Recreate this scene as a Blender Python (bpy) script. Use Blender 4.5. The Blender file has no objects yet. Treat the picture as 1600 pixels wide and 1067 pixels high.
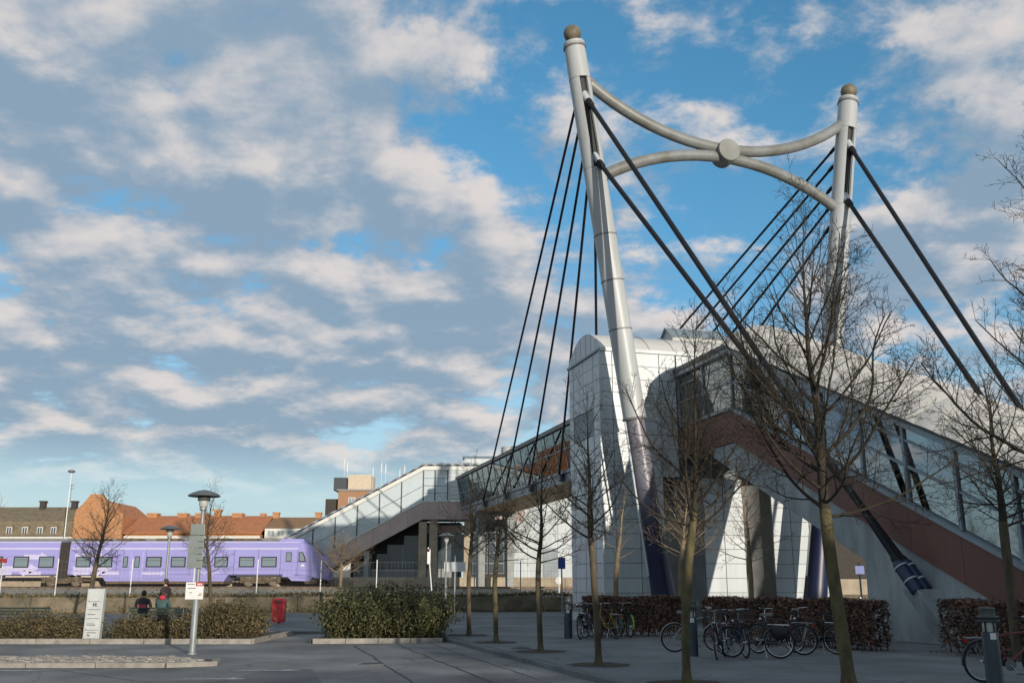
import bpy, bmesh, math, random
import numpy as np
from mathutils import Vector, Matrix

SC = bpy.context.scene
COL = SC.collection
R = math.radians

# ------------------------------------------------------------------ camera
cam_d = bpy.data.cameras.new('camera')
cam = bpy.data.objects.new('camera', cam_d); COL.objects.link(cam)
cam.location = (0, 0, 1.6)
cam.rotation_euler = (R(90 + 14.234), 0, 0)
cam_d.sensor_width = 36.0
cam_d.lens = 36.0 * 1500 / 1600
cam_d.clip_end = 6000
SC.camera = cam

# ------------------------------------------------------------------ light: low late sun from behind, a little right
SUN_AZ, SUN_EL = R(26.0), R(7.0)          # azimuth measured from -Y towards +X
SUN_DIR = Vector((math.sin(SUN_AZ) * math.cos(SUN_EL), -math.cos(SUN_AZ) * math.cos(SUN_EL), math.sin(SUN_EL)))
sl = bpy.data.lights.new('sun', 'SUN')
sl.energy = 4.0; sl.angle = R(0.5); sl.color = (1.0, 0.90, 0.77)
so = bpy.data.objects.new('sun', sl); COL.objects.link(so)
so.rotation_euler = SUN_DIR.to_track_quat('Z', 'Y').to_euler()

SC.view_settings.view_transform = 'Standard'
SC.view_settings.look = 'None'
SC.view_settings.exposure = 0.15
SC.view_settings.gamma = 1.0
SC.view_settings.use_curve_mapping = False

# ------------------------------------------------------------------ world: Nishita sky with broken stratocumulus
def build_world():
    w = bpy.data.worlds.new('World'); SC.world = w; w.use_nodes = True
    nt = w.node_tree; N = nt.nodes; L = nt.links
    N.clear()
    def n(t, **k):
        q = N.new(t)
        for a, b in k.items(): setattr(q, a, b)
        return q
    def val(s, x):
        if hasattr(x, 'is_output'): L.new(x, s)
        else: s.default_value = x
    def m(op, a, b=0.0, c=0.0, clamp=False):
        q = n('ShaderNodeMath', operation=op); q.use_clamp = clamp
        val(q.inputs[0], a); val(q.inputs[1], b); val(q.inputs[2], c)
        return q.outputs[0]
    def ss(x, lo, hi, o0=0.0, o1=1.0):
        q = n('ShaderNodeMapRange', interpolation_type='SMOOTHSTEP')
        val(q.inputs['Value'], x); q.inputs['From Min'].default_value = lo; q.inputs['From Max'].default_value = hi
        q.inputs['To Min'].default_value = o0; q.inputs['To Max'].default_value = o1
        return q.outputs[0]
    def mix(f, a, b, bt='MIX'):
        q = n('ShaderNodeMix', data_type='RGBA', blend_type=bt)
        val(q.inputs[0], f); val(q.inputs[6], a); val(q.inputs[7], b)
        return q.outputs[2]
    tc = n('ShaderNodeTexCoord')
    sep = n('ShaderNodeSeparateXYZ'); L.new(tc.outputs['Generated'], sep.inputs[0])
    X, Y, Z = sep.outputs
    sky = n('ShaderNodeTexSky', sky_type='NISHITA')
    sky.sun_disc = False; sky.sun_elevation = SUN_EL; sky.sun_rotation = math.pi - SUN_AZ
    sky.altitude = 0; sky.air_density = 1.0; sky.dust_density = 0.6; sky.ozone_density = 2.0
    zz = m('ADD', m('MAXIMUM', Z, 0.0), 0.24)
    def vec(x, y, z=0.0):
        q = n('ShaderNodeCombineXYZ'); val(q.inputs[0], x); val(q.inputs[1], y); val(q.inputs[2], z); return q.outputs[0]
    U = m('DIVIDE', X, zz); V = m('DIVIDE', Y, zz)
    def noise(du, dv, scale, detail, rough, dist=0.0, w=0.0):
        q = n('ShaderNodeTexNoise', noise_dimensions='3D')
        L.new(vec(m('ADD', U, du), m('ADD', V, dv), w), q.inputs['Vector'])
        q.inputs['Scale'].default_value = scale; q.inputs['Detail'].default_value = detail
        q.inputs['Roughness'].default_value = rough; q.inputs['Distortion'].default_value = dist
        return q.outputs['Fac']
    sx, sy = math.sin(SUN_AZ), -math.cos(SUN_AZ)
    OU, OV = 5.2, 1.35
    n0 = noise(OU, OV, 4.3, 11, 0.60, 0.10, 2.3)
    n1 = noise(OU + 0.085 * sx, OV + 0.085 * sy, 4.3, 6, 0.50, 0.10, 2.3)
    big = noise(OU, OV, 1.3, 2, 0.5, 0.0, 7.7)
    # the clearer patch of sky overhead, a bit right of the masts
    def blob(dx, dy, dz, r0, r1):
        d = Vector((dx, dy, dz)).normalized()
        q = n('ShaderNodeVectorMath', operation='DOT_PRODUCT')
        L.new(tc.outputs['Generated'], q.inputs[0]); q.inputs[1].default_value = d
        return ss(q.outputs['Value'], math.cos(R(r1)), math.cos(R(r0)))
    gap = blob(0.12, 0.85, 0.50, 3, 19)
    dens = m('ADD', n0, m('MULTIPLY', m('SUBTRACT', big, 0.5), 0.30))
    dens = m('ADD', dens, m('ADD', m('MULTIPLY', X, -0.06), 0.092))
    dens = m('SUBTRACT', dens, m('MULTIPLY', gap, 0.155))
    alpha = ss(dens, 0.415, 0.57)
    thick = ss(dens, 0.50, 0.76)
    lit = m('ADD', m('MULTIPLY', m('SUBTRACT', n0, n1), 3.3), 0.43, clamp=True)
    lit = m('SUBTRACT', lit, m('MULTIPLY', thick, 0.22), clamp=True)
    low = ss(Z, 0.02, 0.25)
    shade_c = mix(low, (2.75, 3.75, 4.65, 1), (2.35, 3.3, 4.35, 1))
    lit_c = mix(low, (7.2, 6.6, 6.2, 1), (6.6, 6.15, 5.95, 1))
    cloud = mix(ss(lit, 0.10, 0.95), shade_c, lit_c)
    # clear sky: the same Nishita sky, its blue deepened as in the photograph
    skyc = mix(1.0, sky.outputs['Color'], mix(ss(Z, 0.12, 0.48), (1.15, 1.55, 1.85, 1), (1.0, 1.85, 2.1, 1)), 'MULTIPLY')
    pale = ss(Z, 0.0, 0.30, 1.0, 0.0)
    skyc = mix(m('MULTIPLY', pale, 0.85), skyc, (5.2, 6.4, 7.0, 1))
    a2 = m('MULTIPLY', alpha, ss(Z, 0.075, 0.15, 0.10, 0.97))
    col = mix(a2, skyc, cloud)
    below = ss(Z, -0.03, 0.0)
    col = mix(below, (1.6, 1.6, 1.6, 1), col)
    bg = n('ShaderNodeBackground'); bg.inputs['Strength'].default_value = 0.1
    L.new(col, bg.inputs['Color'])
    out = n('ShaderNodeOutputWorld'); L.new(bg.outputs[0], out.inputs['Surface'])
build_world()

# ------------------------------------------------------------------ materials
M = {}
def mat(name, col, rough=0.6, metal=0.0, var=0.15, vs=3.0, bump=0.0, bs=40.0, col2=None, stretch=(1, 1, 1), island=0.0, spec=0.5, detail=6):
    m = bpy.data.materials.new(name); m.use_nodes = True
    nt = m.node_tree; N = nt.nodes; L = nt.links
    b = N['Principled BSDF']
    b.inputs['Roughness'].default_value = rough; b.inputs['Metallic'].default_value = metal
    b.inputs['Specular IOR Level'].default_value = spec
    tc = N.new('ShaderNodeTexCoord'); mp = N.new('ShaderNodeMapping'); mp.inputs['Scale'].default_value = stretch
    L.new(tc.outputs['Object'], mp.inputs['Vector'])
    no = N.new('ShaderNodeTexNoise'); no.inputs['Scale'].default_value = vs; no.inputs['Detail'].default_value = detail
    no.inputs['Roughness'].default_value = 0.62
    L.new(mp.outputs[0], no.inputs['Vector'])
    cr = N.new('ShaderNodeValToRGB')
    c2 = col2 or tuple(c * (1 - var) for c in col)
    c1 = col if col2 else tuple(min(1, c * (1 + var)) for c in col)
    cr.color_ramp.elements[0].position = 0.32; cr.color_ramp.elements[1].position = 0.68
    cr.color_ramp.elements[0].color = (*c2, 1); cr.color_ramp.elements[1].color = (*c1, 1)
    L.new(no.outputs['Fac'], cr.inputs['Fac'])
    last = cr.outputs['Color']
    if island:
        g = N.new('ShaderNodeNewGeometry'); mr = N.new('ShaderNodeMapRange')
        mr.inputs['To Min'].default_value = 1 - island; mr.inputs['To Max'].default_value = 1 + island
        L.new(g.outputs['Random Per Island'], mr.inputs['Value'])
        mx = N.new('ShaderNodeVectorMath'); mx.operation = 'SCALE'
        L.new(last, mx.inputs[0]); L.new(mr.outputs[0], mx.inputs['Scale']); last = mx.outputs[0]
    L.new(last, b.inputs['Base Color'])
    if bump:
        n2 = N.new('ShaderNodeTexNoise'); n2.inputs['Scale'].default_value = bs; n2.inputs['Detail'].default_value = 5
        L.new(tc.outputs['Object'], n2.inputs['Vector'])
        bp = N.new('ShaderNodeBump'); bp.inputs['Strength'].default_value = bump; bp.inputs['Distance'].default_value = 0.02
        L.new(n2.outputs['Fac'], bp.inputs['Height']); L.new(bp.outputs[0], b.inputs['Normal'])
    M[name] = m
    return m

def glass(name, tint, refl=1.6, rough=0.03, film=0.0):
    m = bpy.data.materials.new(name); m.use_nodes = True
    nt = m.node_tree; N = nt.nodes; L = nt.links; N.clear()
    out = N.new('ShaderNodeOutputMaterial'); mx = N.new('ShaderNodeMixShader')
    fr = N.new('ShaderNodeFresnel'); fr.inputs['IOR'].default_value = refl
    tr = N.new('ShaderNodeBsdfTransparent'); tr.inputs['Color'].default_value = (*tint, 1)
    gl = N.new('ShaderNodeBsdfGlossy'); gl.inputs['Roughness'].default_value = rough; gl.inputs['Color'].default_value = (0.84, 0.94, 1, 1)
    L.new(fr.outputs[0], mx.inputs[0]); L.new(tr.outputs[0], mx.inputs[1]); L.new(gl.outputs[0], mx.inputs[2])
    last = mx.outputs[0]
    if film:      # dusty pane; the lit interior is put into the pale film too
        df = N.new('ShaderNodeBsdfDiffuse'); df.inputs['Color'].default_value = (0.74, 0.79, 0.80, 1)
        m2 = N.new('ShaderNodeMixShader'); m2.inputs[0].default_value = film
        L.new(last, m2.inputs[1]); L.new(df.outputs[0], m2.inputs[2]); last = m2.outputs[0]
    L.new(last, out.inputs['Surface'])
    M[name] = m

mat('asphalt', (0.19, 0.188, 0.18), 0.88, var=0.34, vs=0.45, bump=0.5, bs=55, detail=12)
mat('pave', (0.14, 0.155, 0.16), 0.85, var=0.26, vs=0.6, bump=0.4, bs=60, detail=12)
mat('kerb', (0.27, 0.25, 0.22), 0.85, var=0.25, vs=5, bump=0.4, bs=50, island=0.1)
mat('kerb_shaded', (0.12, 0.125, 0.125), 0.85, var=0.25, vs=5, bump=0.4, bs=50, island=0.1)  # kerb copy with the shade of its shadow side in the colour
mat('streak_dark', (0.045, 0.045, 0.047), 0.7, var=0.3)  # flat dark colour of the shadow streaks drawn on the road
mat('soil', (0.045, 0.034, 0.024), 0.95, var=0.4, vs=8, bump=0.8, bs=40)
mat('paint', (0.62, 0.64, 0.64), 0.7, var=0.25, vs=9, col2=(0.22, 0.23, 0.23))
mat('mast', (0.425, 0.445, 0.455), 0.42, col2=(0.33, 0.34, 0.335), vs=1.6, stretch=(1, 1, 0.12), detail=9)
mat('tube', (0.225, 0.24, 0.25), 0.45, col2=(0.135, 0.132, 0.105), vs=0.9, detail=9)
mat('ball', (0.20, 0.17, 0.115), 0.6, metal=0.1, col2=(0.10, 0.09, 0.06), vs=3.0)
mat('slot', (0.03, 0.03, 0.032), 0.7)
mat('ring', (0.16, 0.16, 0.16), 0.6)
mat('lug', (0.42, 0.45, 0.47), 0.4)
mat('cable', (0.011, 0.012, 0.015), 0.55, var=0.2, spec=0.25)
mat('navy', (0.010, 0.024, 0.075), 0.4, var=0.2)
mat('panel', (0.53, 0.57, 0.585), 0.33, col2=(0.41, 0.445, 0.455), vs=1.1, stretch=(1.5, 1.5, 0.18), detail=9)
mat('joint', (0.15, 0.17, 0.18), 0.8)
mat('roofmetal', (0.55, 0.54, 0.51), 0.42, var=0.07, vs=0.9)
mat('rib', (0.42, 0.42, 0.40), 0.5)
mat('brown_beam', (0.185, 0.075, 0.058), 0.55, col2=(0.135, 0.06, 0.048), vs=1.2, stretch=(1, 1, .25), detail=9)
mat('pink_beam', (0.50, 0.385, 0.355), 0.6, var=0.1, vs=0.8)
mat('frame', (0.23, 0.28, 0.31), 0.4, metal=0.3, var=0.08)
mat('frame_dark', (0.05, 0.06, 0.066), 0.45, var=0.1)
mat('frame_white', (0.62, 0.62, 0.58), 0.45, var=0.06)
mat('fascia', (0.22, 0.22, 0.215), 0.5, var=0.1)
mat('concrete', (0.27, 0.28, 0.275), 0.85, var=0.16, vs=0.9, bump=0.2, bs=25, detail=9)
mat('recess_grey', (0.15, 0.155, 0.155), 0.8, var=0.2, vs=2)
mat('concrete_pale', (0.29, 0.325, 0.335), 0.75, var=0.30, vs=1.3, stretch=(1, 1, .3), bump=0.15, bs=25, detail=9)
mat('concrete_warm', (0.36, 0.30, 0.22), 0.88, var=0.2, vs=1.1, bump=0.3, bs=25, detail=9)
mat('mossy', (0.20, 0.16, 0.11), 0.95, vs=1.2, col2=(0.085, 0.078, 0.052), bump=0.7, bs=12, detail=9)
mat('ballast', (0.20, 0.145, 0.09), 0.95, var=0.4, vs=6, bump=0.9, bs=25)
mat('gravel', (0.24, 0.22, 0.18), 0.95, var=0.25, vs=3, bump=0.7, bs=30)
mat('rail', (0.16, 0.11, 0.08), 0.5, metal=0.6, var=0.3)
mat('wood', (0.60, 0.44, 0.26), 0.6, var=0.2, vs=2.0, stretch=(1, 1, 6), island=0.12)
mat('blind', (0.36, 0.32, 0.26), 0.7, var=0.06)
mat('step', (0.20, 0.20, 0.20), 0.8)
mat('dark', (0.02, 0.021, 0.022), 0.6)
mat('train', (0.295, 0.28, 0.57), 0.28, var=0.04, vs=0.4)
mat('train_pale', (0.50, 0.47, 0.67), 0.3, var=0.05, vs=0.4)
mat('train_roof', (0.52, 0.48, 0.64), 0.35, var=0.06)
mat('train_navy', (0.02, 0.02, 0.055), 0.2)
mat('bogie', (0.115, 0.085, 0.055), 0.85, var=0.45, vs=3)
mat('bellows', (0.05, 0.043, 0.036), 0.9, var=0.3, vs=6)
mat('wheel_steel', (0.22, 0.18, 0.14), 0.5, metal=0.5, var=0.3)
mat('headlight', (0.75, 0.75, 0.78), 0.2)
mat('tile_dark', (0.175, 0.14, 0.09), 0.85, var=0.35, vs=1.4, stretch=(1, 1, 5), bump=0.6, bs=9)
mat('tile_orange', (0.42, 0.165, 0.07), 0.8, var=0.22, vs=1.3, stretch=(1, 1, 5), bump=0.6, bs=9)
mat('tile_brown', (0.26, 0.15, 0.075), 0.85, var=0.2, vs=1.2, stretch=(1, 1, 5), bump=0.5, bs=9)
mat('brick_orange', (0.40, 0.20, 0.095), 0.85, var=0.16, vs=2.0, bump=0.3, bs=14)
mat('brick_brown', (0.32, 0.18, 0.10), 0.85, var=0.14, vs=1.5, stretch=(4, 4, 0.6))
mat('plaster', (0.52, 0.44, 0.33), 0.85, var=0.1)
mat('plaster_white', (0.60, 0.58, 0.53), 0.8, var=0.08)
mat('window_glass', (0.06, 0.075, 0.09), 0.08, var=0.2, vs=0.8)
mat('window_glass_pale', (0.28, 0.31, 0.33), 0.12, var=0.2, vs=0.8)
mat('window_mirror', (0.05, 0.065, 0.075), 0.04, var=0.3, vs=1.5, spec=1.0)
M['window_mirror'].node_tree.nodes['Principled BSDF'].inputs['IOR'].default_value = 2.6
mat('rust', (0.30, 0.10, 0.03), 0.9, col2=(0.25, 0.22, 0.17), vs=7)
mat('weeds', (0.16, 0.115, 0.05), 0.85, vs=1.2, col2=(0.06, 0.06, 0.022), island=0.5)
mat('white_paint', (0.62, 0.62, 0.60), 0.5, var=0.08)
mat('bark', (0.125, 0.098, 0.06), 0.92, vs=7, col2=(0.042, 0.034, 0.022), stretch=(1, 1, 0.35), bump=0.8, bs=22)
mat('bark_moss', (0.135, 0.112, 0.05), 0.92, vs=7, col2=(0.048, 0.042, 0.022), stretch=(1, 1, 0.35), bump=0.8, bs=22)
mat('bark_pale', (0.27, 0.20, 0.115), 0.9, vs=5, col2=(0.13, 0.10, 0.055), stretch=(1, 1, 0.35), bump=0.6, bs=22)
mat('twig', (0.032, 0.026, 0.016), 0.9, var=0.3, vs=4)
mat('twig_pale', (0.22, 0.165, 0.105), 0.9, var=0.3, vs=4)
mat('twig_moss', (0.075, 0.058, 0.03), 0.9, var=0.3, vs=4)
mat('leaf_green', (0.080, 0.078, 0.023), 0.65, vs=1.6, col2=(0.034, 0.042, 0.014), island=0.45)
mat('leaf_olive', (0.12, 0.088, 0.035), 0.75, vs=1.4, col2=(0.055, 0.05, 0.022), island=0.5)
mat('leaf_beech', (0.21, 0.112, 0.072), 0.65, vs=2.0, col2=(0.085, 0.058, 0.045), island=0.7)
mat('galv', (0.23, 0.25, 0.25), 0.5, metal=0.25, var=0.15, vs=4)
mat('lamp_hood', (0.13, 0.14, 0.14), 0.4, metal=0.4, var=0.15)
mat('lamp_lens', (0.45, 0.45, 0.42), 0.25)
mat('sign_back', (0.21, 0.235, 0.22), 0.5, metal=0.3, var=0.15)
mat('sign_white', (0.66, 0.66, 0.65), 0.5, var=0.05)
mat('sign_red', (0.33, 0.012, 0.02), 0.45, var=0.08)
mat('sign_blue', (0.02, 0.07, 0.30), 0.45, var=0.08)
mat('ink', (0.09, 0.09, 0.10), 0.6)
mat('slab', (0.42, 0.44, 0.43), 0.5, var=0.1, vs=4)
mat('slab_face', (0.48, 0.50, 0.49), 0.35, var=0.12, vs=5)
mat('bollard', (0.012, 0.028, 0.038), 0.4, var=0.2)
mat('bollard_cap', (0.11, 0.125, 0.12), 0.45, metal=0.4, var=0.15)
mat('bench_green', (0.018, 0.03, 0.024), 0.5, var=0.2)
mat('rubber', (0.016, 0.016, 0.017), 0.75)
mat('chrome', (0.45, 0.46, 0.47), 0.25, metal=0.9, var=0.15)
mat('bike_black', (0.016, 0.017, 0.019), 0.35)
mat('bike_grey', (0.20, 0.23, 0.22), 0.35, metal=0.3)
mat('bike_yellow', (0.34, 0.24, 0.03), 0.4)
mat('bike_lime', (0.13, 0.30, 0.04), 0.4)
mat('bike_red', (0.16, 0.015, 0.022), 0.4)
mat('bike_white', (0.55, 0.57, 0.60), 0.4)
mat('bike_blue', (0.03, 0.06, 0.12), 0.4)
mat('reflector_red', (0.45, 0.01, 0.015), 0.2)
mat('reflector_amber', (0.6, 0.15, 0.01), 0.2)
mat('basket', (0.05, 0.045, 0.04), 0.7)
mat('skin', (0.48, 0.28, 0.20), 0.55)
mat('hair', (0.035, 0.022, 0.014), 0.7, var=0.3, vs=20)
mat('jacket_black', (0.018, 0.017, 0.02), 0.8)
mat('jacket_brown', (0.035, 0.022, 0.026), 0.8)
mat('jacket_teal', (0.045, 0.085, 0.085), 0.8)
mat('trousers', (0.03, 0.035, 0.05), 0.85)
mat('shoe', (0.03, 0.03, 0.03), 0.6)
mat('cloth_red', (0.40, 0.03, 0.05), 0.8)
mat('cloth_pink', (0.42, 0.06, 0.10), 0.8)
mat('bag', (0.015, 0.016, 0.018), 0.75)
glass('glass', (0.50, 0.73, 0.86), 3.4)
glass('glass_bridge', (0.88, 0.91, 0.90), 2.0)
glass('glass_far', (0.85, 0.9, 0.93), 1.7, film=0.5)
def vary(name, amt):
    m = M[name]; nt = m.node_tree; N = nt.nodes; L = nt.links; b = N['Principled BSDF']; src = b.inputs['Base Color'].links[0].from_socket
    oi = N.new('ShaderNodeObjectInfo'); mr = N.new('ShaderNodeMapRange'); mr.inputs['To Min'].default_value = 1 - amt; mr.inputs['To Max'].default_value = 1 + amt
    L.new(oi.outputs['Random'], mr.inputs['Value']); sc = N.new('ShaderNodeVectorMath'); sc.operation = 'SCALE'
    L.new(src, sc.inputs[0]); L.new(mr.outputs[0], sc.inputs['Scale']); L.new(sc.outputs[0], b.inputs['Base Color'])
for q_, a_ in (('panel', .07), ('brown_beam', .07), ('pink_beam', .06), ('concrete_warm', .12), ('mossy', .15), ('roofmetal', .05), ('membrane_', 0)):
    if q_ in M: vary(q_, a_)
def membrane():
    m = mat('membrane', (0.68, 0.64, 0.575), 0.5, var=0.06, vs=0.9); nt = m.node_tree; N = nt.nodes; L = nt.links
    tl = N.new('ShaderNodeBsdfTranslucent'); tl.inputs['Color'].default_value = (0.75, 0.78, 0.78, 1)
    mx = N.new('ShaderNodeMixShader'); mx.inputs[0].default_value = 0.10
    L.new(N['Principled BSDF'].outputs[0], mx.inputs[1]); L.new(tl.outputs[0], mx.inputs[2]); L.new(mx.outputs[0], N['Material Output'].inputs['Surface'])
membrane()
def cracked(name, scale, strength):      # hairline cracks and darker stains worn into the surface
    m = M[name]; nt = m.node_tree; N = nt.nodes; L = nt.links; b = N['Principled BSDF']
    src = b.inputs['Base Color'].links[0].from_socket
    tc = N.new('ShaderNodeTexCoord'); wn = N.new('ShaderNodeTexNoise'); wn.inputs['Scale'].default_value = 0.7; wn.inputs['Detail'].default_value = 6
    L.new(tc.outputs['Object'], wn.inputs['Vector'])
    ad = N.new('ShaderNodeVectorMath'); ad.operation = 'MULTIPLY_ADD'; L.new(wn.outputs['Color'], ad.inputs[0]); ad.inputs[1].default_value = (2.2, 2.2, 0); L.new(tc.outputs['Object'], ad.inputs[2])
    vo = N.new('ShaderNodeTexVoronoi'); vo.feature = 'DISTANCE_TO_EDGE'; vo.inputs['Scale'].default_value = scale; L.new(ad.outputs[0], vo.inputs['Vector'])
    mr = N.new('ShaderNodeMapRange'); mr.inputs['From Max'].default_value = 0.012; mr.inputs['To Min'].default_value = 1 - strength; L.new(vo.outputs['Distance'], mr.inputs['Value'])
    st = N.new('ShaderNodeTexNoise'); st.inputs['Scale'].default_value = 0.23; st.inputs['Detail'].default_value = 3; L.new(tc.outputs['Object'], st.inputs['Vector'])
    m2 = N.new('ShaderNodeMapRange'); m2.inputs['From Min'].default_value = 0.35; m2.inputs['From Max'].default_value = 0.65; m2.inputs['To Min'].default_value = 0.78; m2.inputs['To Max'].default_value = 1.15; L.new(st.outputs['Fac'], m2.inputs['Value'])
    sp = N.new('ShaderNodeTexNoise'); sp.inputs['Scale'].default_value = 22; sp.inputs['Detail'].default_value = 4; L.new(tc.outputs['Object'], sp.inputs['Vector'])
    m3 = N.new('ShaderNodeMapRange'); m3.inputs['From Min'].default_value = 0.3; m3.inputs['From Max'].default_value = 0.7; m3.inputs['To Min'].default_value = 0.82; m3.inputs['To Max'].default_value = 1.18; L.new(sp.outputs['Fac'], m3.inputs['Value'])
    p1_ = N.new('ShaderNodeMath'); p1_.operation = 'MULTIPLY'; L.new(mr.outputs[0], p1_.inputs[0]); L.new(m2.outputs[0], p1_.inputs[1])
    p2_ = N.new('ShaderNodeMath'); p2_.operation = 'MULTIPLY'; L.new(p1_.outputs[0], p2_.inputs[0]); L.new(m3.outputs[0], p2_.inputs[1])
    sc = N.new('ShaderNodeVectorMath'); sc.operation = 'SCALE'; L.new(src, sc.inputs[0]); L.new(p2_.outputs[0], sc.inputs['Scale']); L.new(sc.outputs[0], b.inputs['Base Color'])
cracked('asphalt', 0.33, 0.5); cracked('pave', 0.28, 0.4)
# mast foot paint: navy at the foot, fading by sprayed bands to grey-lilac under the first collar
def mast_foot_mat():
    m = mat('mast_foot', (0.3, 0.3, 0.3), 0.4)
    nt = m.node_tree; N = nt.nodes; L = nt.links
    b = N['Principled BSDF']
    tc = N.new('ShaderNodeTexCoord'); sp = N.new('ShaderNodeSeparateXYZ'); L.new(tc.outputs['Object'], sp.inputs[0])
    mr = N.new('ShaderNodeMapRange'); mr.inputs['From Min'].default_value = 3.9; mr.inputs['From Max'].default_value = 6.3
    L.new(sp.outputs['Z'], mr.inputs['Value'])
    cr = N.new('ShaderNodeValToRGB'); L.new(mr.outputs[0], cr.inputs['Fac'])
    cr.color_ramp.elements[0].color = (0.006, 0.010, 0.045, 1); cr.color_ramp.elements[1].color = (0.17, 0.165, 0.195, 1)
    L.new(cr.outputs['Color'], b.inputs['Base Color'])
mast_foot_mat()

# ------------------------------------------------------------------ mesh helpers
class MB:
    def __init__(s): s.v = []; s.f = []; s.mi = []
    def _add(s, vs, fs, mi=0):
        o = len(s.v); s.v += [tuple(p) for p in vs]
        s.f += [tuple(i + o for i in f) for f in fs]; s.mi += [mi] * len(fs); return s
    def hexa(s, p, mi=0):      # 4 bottom points (ccw) + 4 top points
        return s._add(p, [(3, 2, 1, 0), (4, 5, 6, 7), (0, 1, 5, 4), (1, 2, 6, 5), (2, 3, 7, 6), (3, 0, 4, 7)], mi)
    def box(s, x0, x1, y0, y1, z0, z1, mi=0):
        return s.hexa([(x0, y0, z0), (x1, y0, z0), (x1, y1, z0), (x0, y1, z0), (x0, y0, z1), (x1, y0, z1), (x1, y1, z1), (x0, y1, z1)], mi)
    def prism(s, poly, ext, mi=0):
        n = len(poly); e = Vector(ext)
        a = [Vector(q) for q in poly]; b = [q + e for q in a]
        fs = [tuple(range(n - 1, -1, -1)), tuple(range(n, 2 * n))] + [(i, (i + 1) % n, (i + 1) % n + n, i + n) for i in range(n)]
        return s._add(a + b, fs, mi)
    def tube(s, pts, rad, n=10, caps=True, mi=0):
        pts = [Vector(p) for p in pts]
        if not hasattr(rad, '__len__'): rad = [rad] * len(pts)
        vs = []; up = None
        for i, p in enumerate(pts):
            d = (pts[min(i + 1, len(pts) - 1)] - pts[max(i - 1, 0)]).normalized()
            if up is None:
                up = Vector((0, 0, 1)) if abs(d.z) < 0.9 else Vector((0, 1, 0))
            sd = d.cross(up).normalized(); up = sd.cross(d).normalized()
            for k in range(n):
                a = 2 * math.pi * k / n
                vs.append(p + (sd * math.cos(a) + up * math.sin(a)) * rad[i])
        fs = []
        for i in range(len(pts) - 1):
            for k in range(n):
                k2 = (k + 1) % n
                fs.append((i * n + k, i * n + k2, (i + 1) * n + k2, (i + 1) * n + k))
        if caps:
            fs.append(tuple(range(n - 1, -1, -1))); o = (len(pts) - 1) * n; fs.append(tuple(o + k for k in range(n)))
        return s._add(vs, fs, mi)
    def lathe(s, prof, c=(0, 0, 0), axis=(0, 0, 1), n=16, mi=0):   # prof: (radius, height along axis)
        ax = Vector(axis).normalized(); u = ax.cross(Vector((1, 0, 0)) if abs(ax.x) < 0.9 else Vector((0, 1, 0))).normalized(); w = ax.cross(u)
        c = Vector(c); vs = []
        for r, h in prof:
            for k in range(n):
                a = 2 * math.pi * k / n
                vs.append(c + ax * h + (u * math.cos(a) + w * math.sin(a)) * max(r, 1e-4))
        fs = []
        for i in range(len(prof) - 1):
            for k in range(n):
                k2 = (k + 1) % n
                fs.append((i * n + k, i * n + k2, (i + 1) * n + k2, (i + 1) * n + k))
        fs.append(tuple(range(n - 1, -1, -1))); o = (len(prof) - 1) * n; fs.append(tuple(o + k for k in range(n)))
        return s._add(vs, fs, mi)
    def torus(s, c, axis, R_, r, n=28, k=8, mi=0):
        ax = Vector(axis).normalized(); u = ax.cross(Vector((1, 0, 0)) if abs(ax.x) < 0.9 else Vector((0, 1, 0))).normalized(); w = ax.cross(u)
        c = Vector(c); vs = []; fs = []
        for i in range(n):
            a = 2 * math.pi * i / n; e = u * math.cos(a) + w * math.sin(a)
            for j in range(k):
                b = 2 * math.pi * j / k
                vs.append(c + e * (R_ + r * math.cos(b)) + ax * (r * math.sin(b)))
        for i in range(n):
            for j in range(k):
                fs.append((i * k + j, ((i + 1) % n) * k + j, ((i + 1) % n) * k + (j + 1) % k, i * k + (j + 1) % k))
        return s._add(vs, fs, mi)
    def ball(s, c, r, n=12, m=8, sc=(1, 1, 1), mi=0):
        c = Vector(c); vs = []; fs = []
        for i in range(m + 1):
            t = math.pi * i / m
            for k in range(n):
                a = 2 * math.pi * k / n
                vs.append((c.x + r * sc[0] * max(math.sin(t), 1e-3) * math.cos(a), c.y + r * sc[1] * max(math.sin(t), 1e-3) * math.sin(a), c.z + r * sc[2] * math.cos(t)))
        for i in range(m):
            for k in range(n):
                fs.append((i * n + k, (i + 1) * n + k, (i + 1) * n + (k + 1) % n, i * n + (k + 1) % n))
        return s._add(vs, fs, mi)
    def build(s, name, mats, parent=None, smooth=False, bevel=0.0):
        root = parent
        off = Vector((0, 0, 0))
        q = parent
        while q is not None: off += q.location; q = q.parent
        me = bpy.data.meshes.new(name)
        me.from_pydata([(x - off.x, y - off.y, z - off.z) for x, y, z in s.v], [], s.f)
        if isinstance(mats, str): mats = [mats]
        for k in mats: me.materials.append(M[k])
        if len(mats) > 1: me.polygons.foreach_set('material_index', s.mi)
        if smooth:
            me.polygons.foreach_set('use_smooth', [True] * len(me.polygons))
            try: me.set_sharp_from_angle(angle=R(40))
            except Exception: pass
        me.update()
        o = bpy.data.objects.new(name, me); COL.objects.link(o)
        if parent is not None: o.parent = parent
        if bevel:
            bv = o.modifiers.new('bevel', 'BEVEL'); bv.width = bevel; bv.segments = 2; bv.limit_method = 'ANGLE'
        return o

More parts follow.
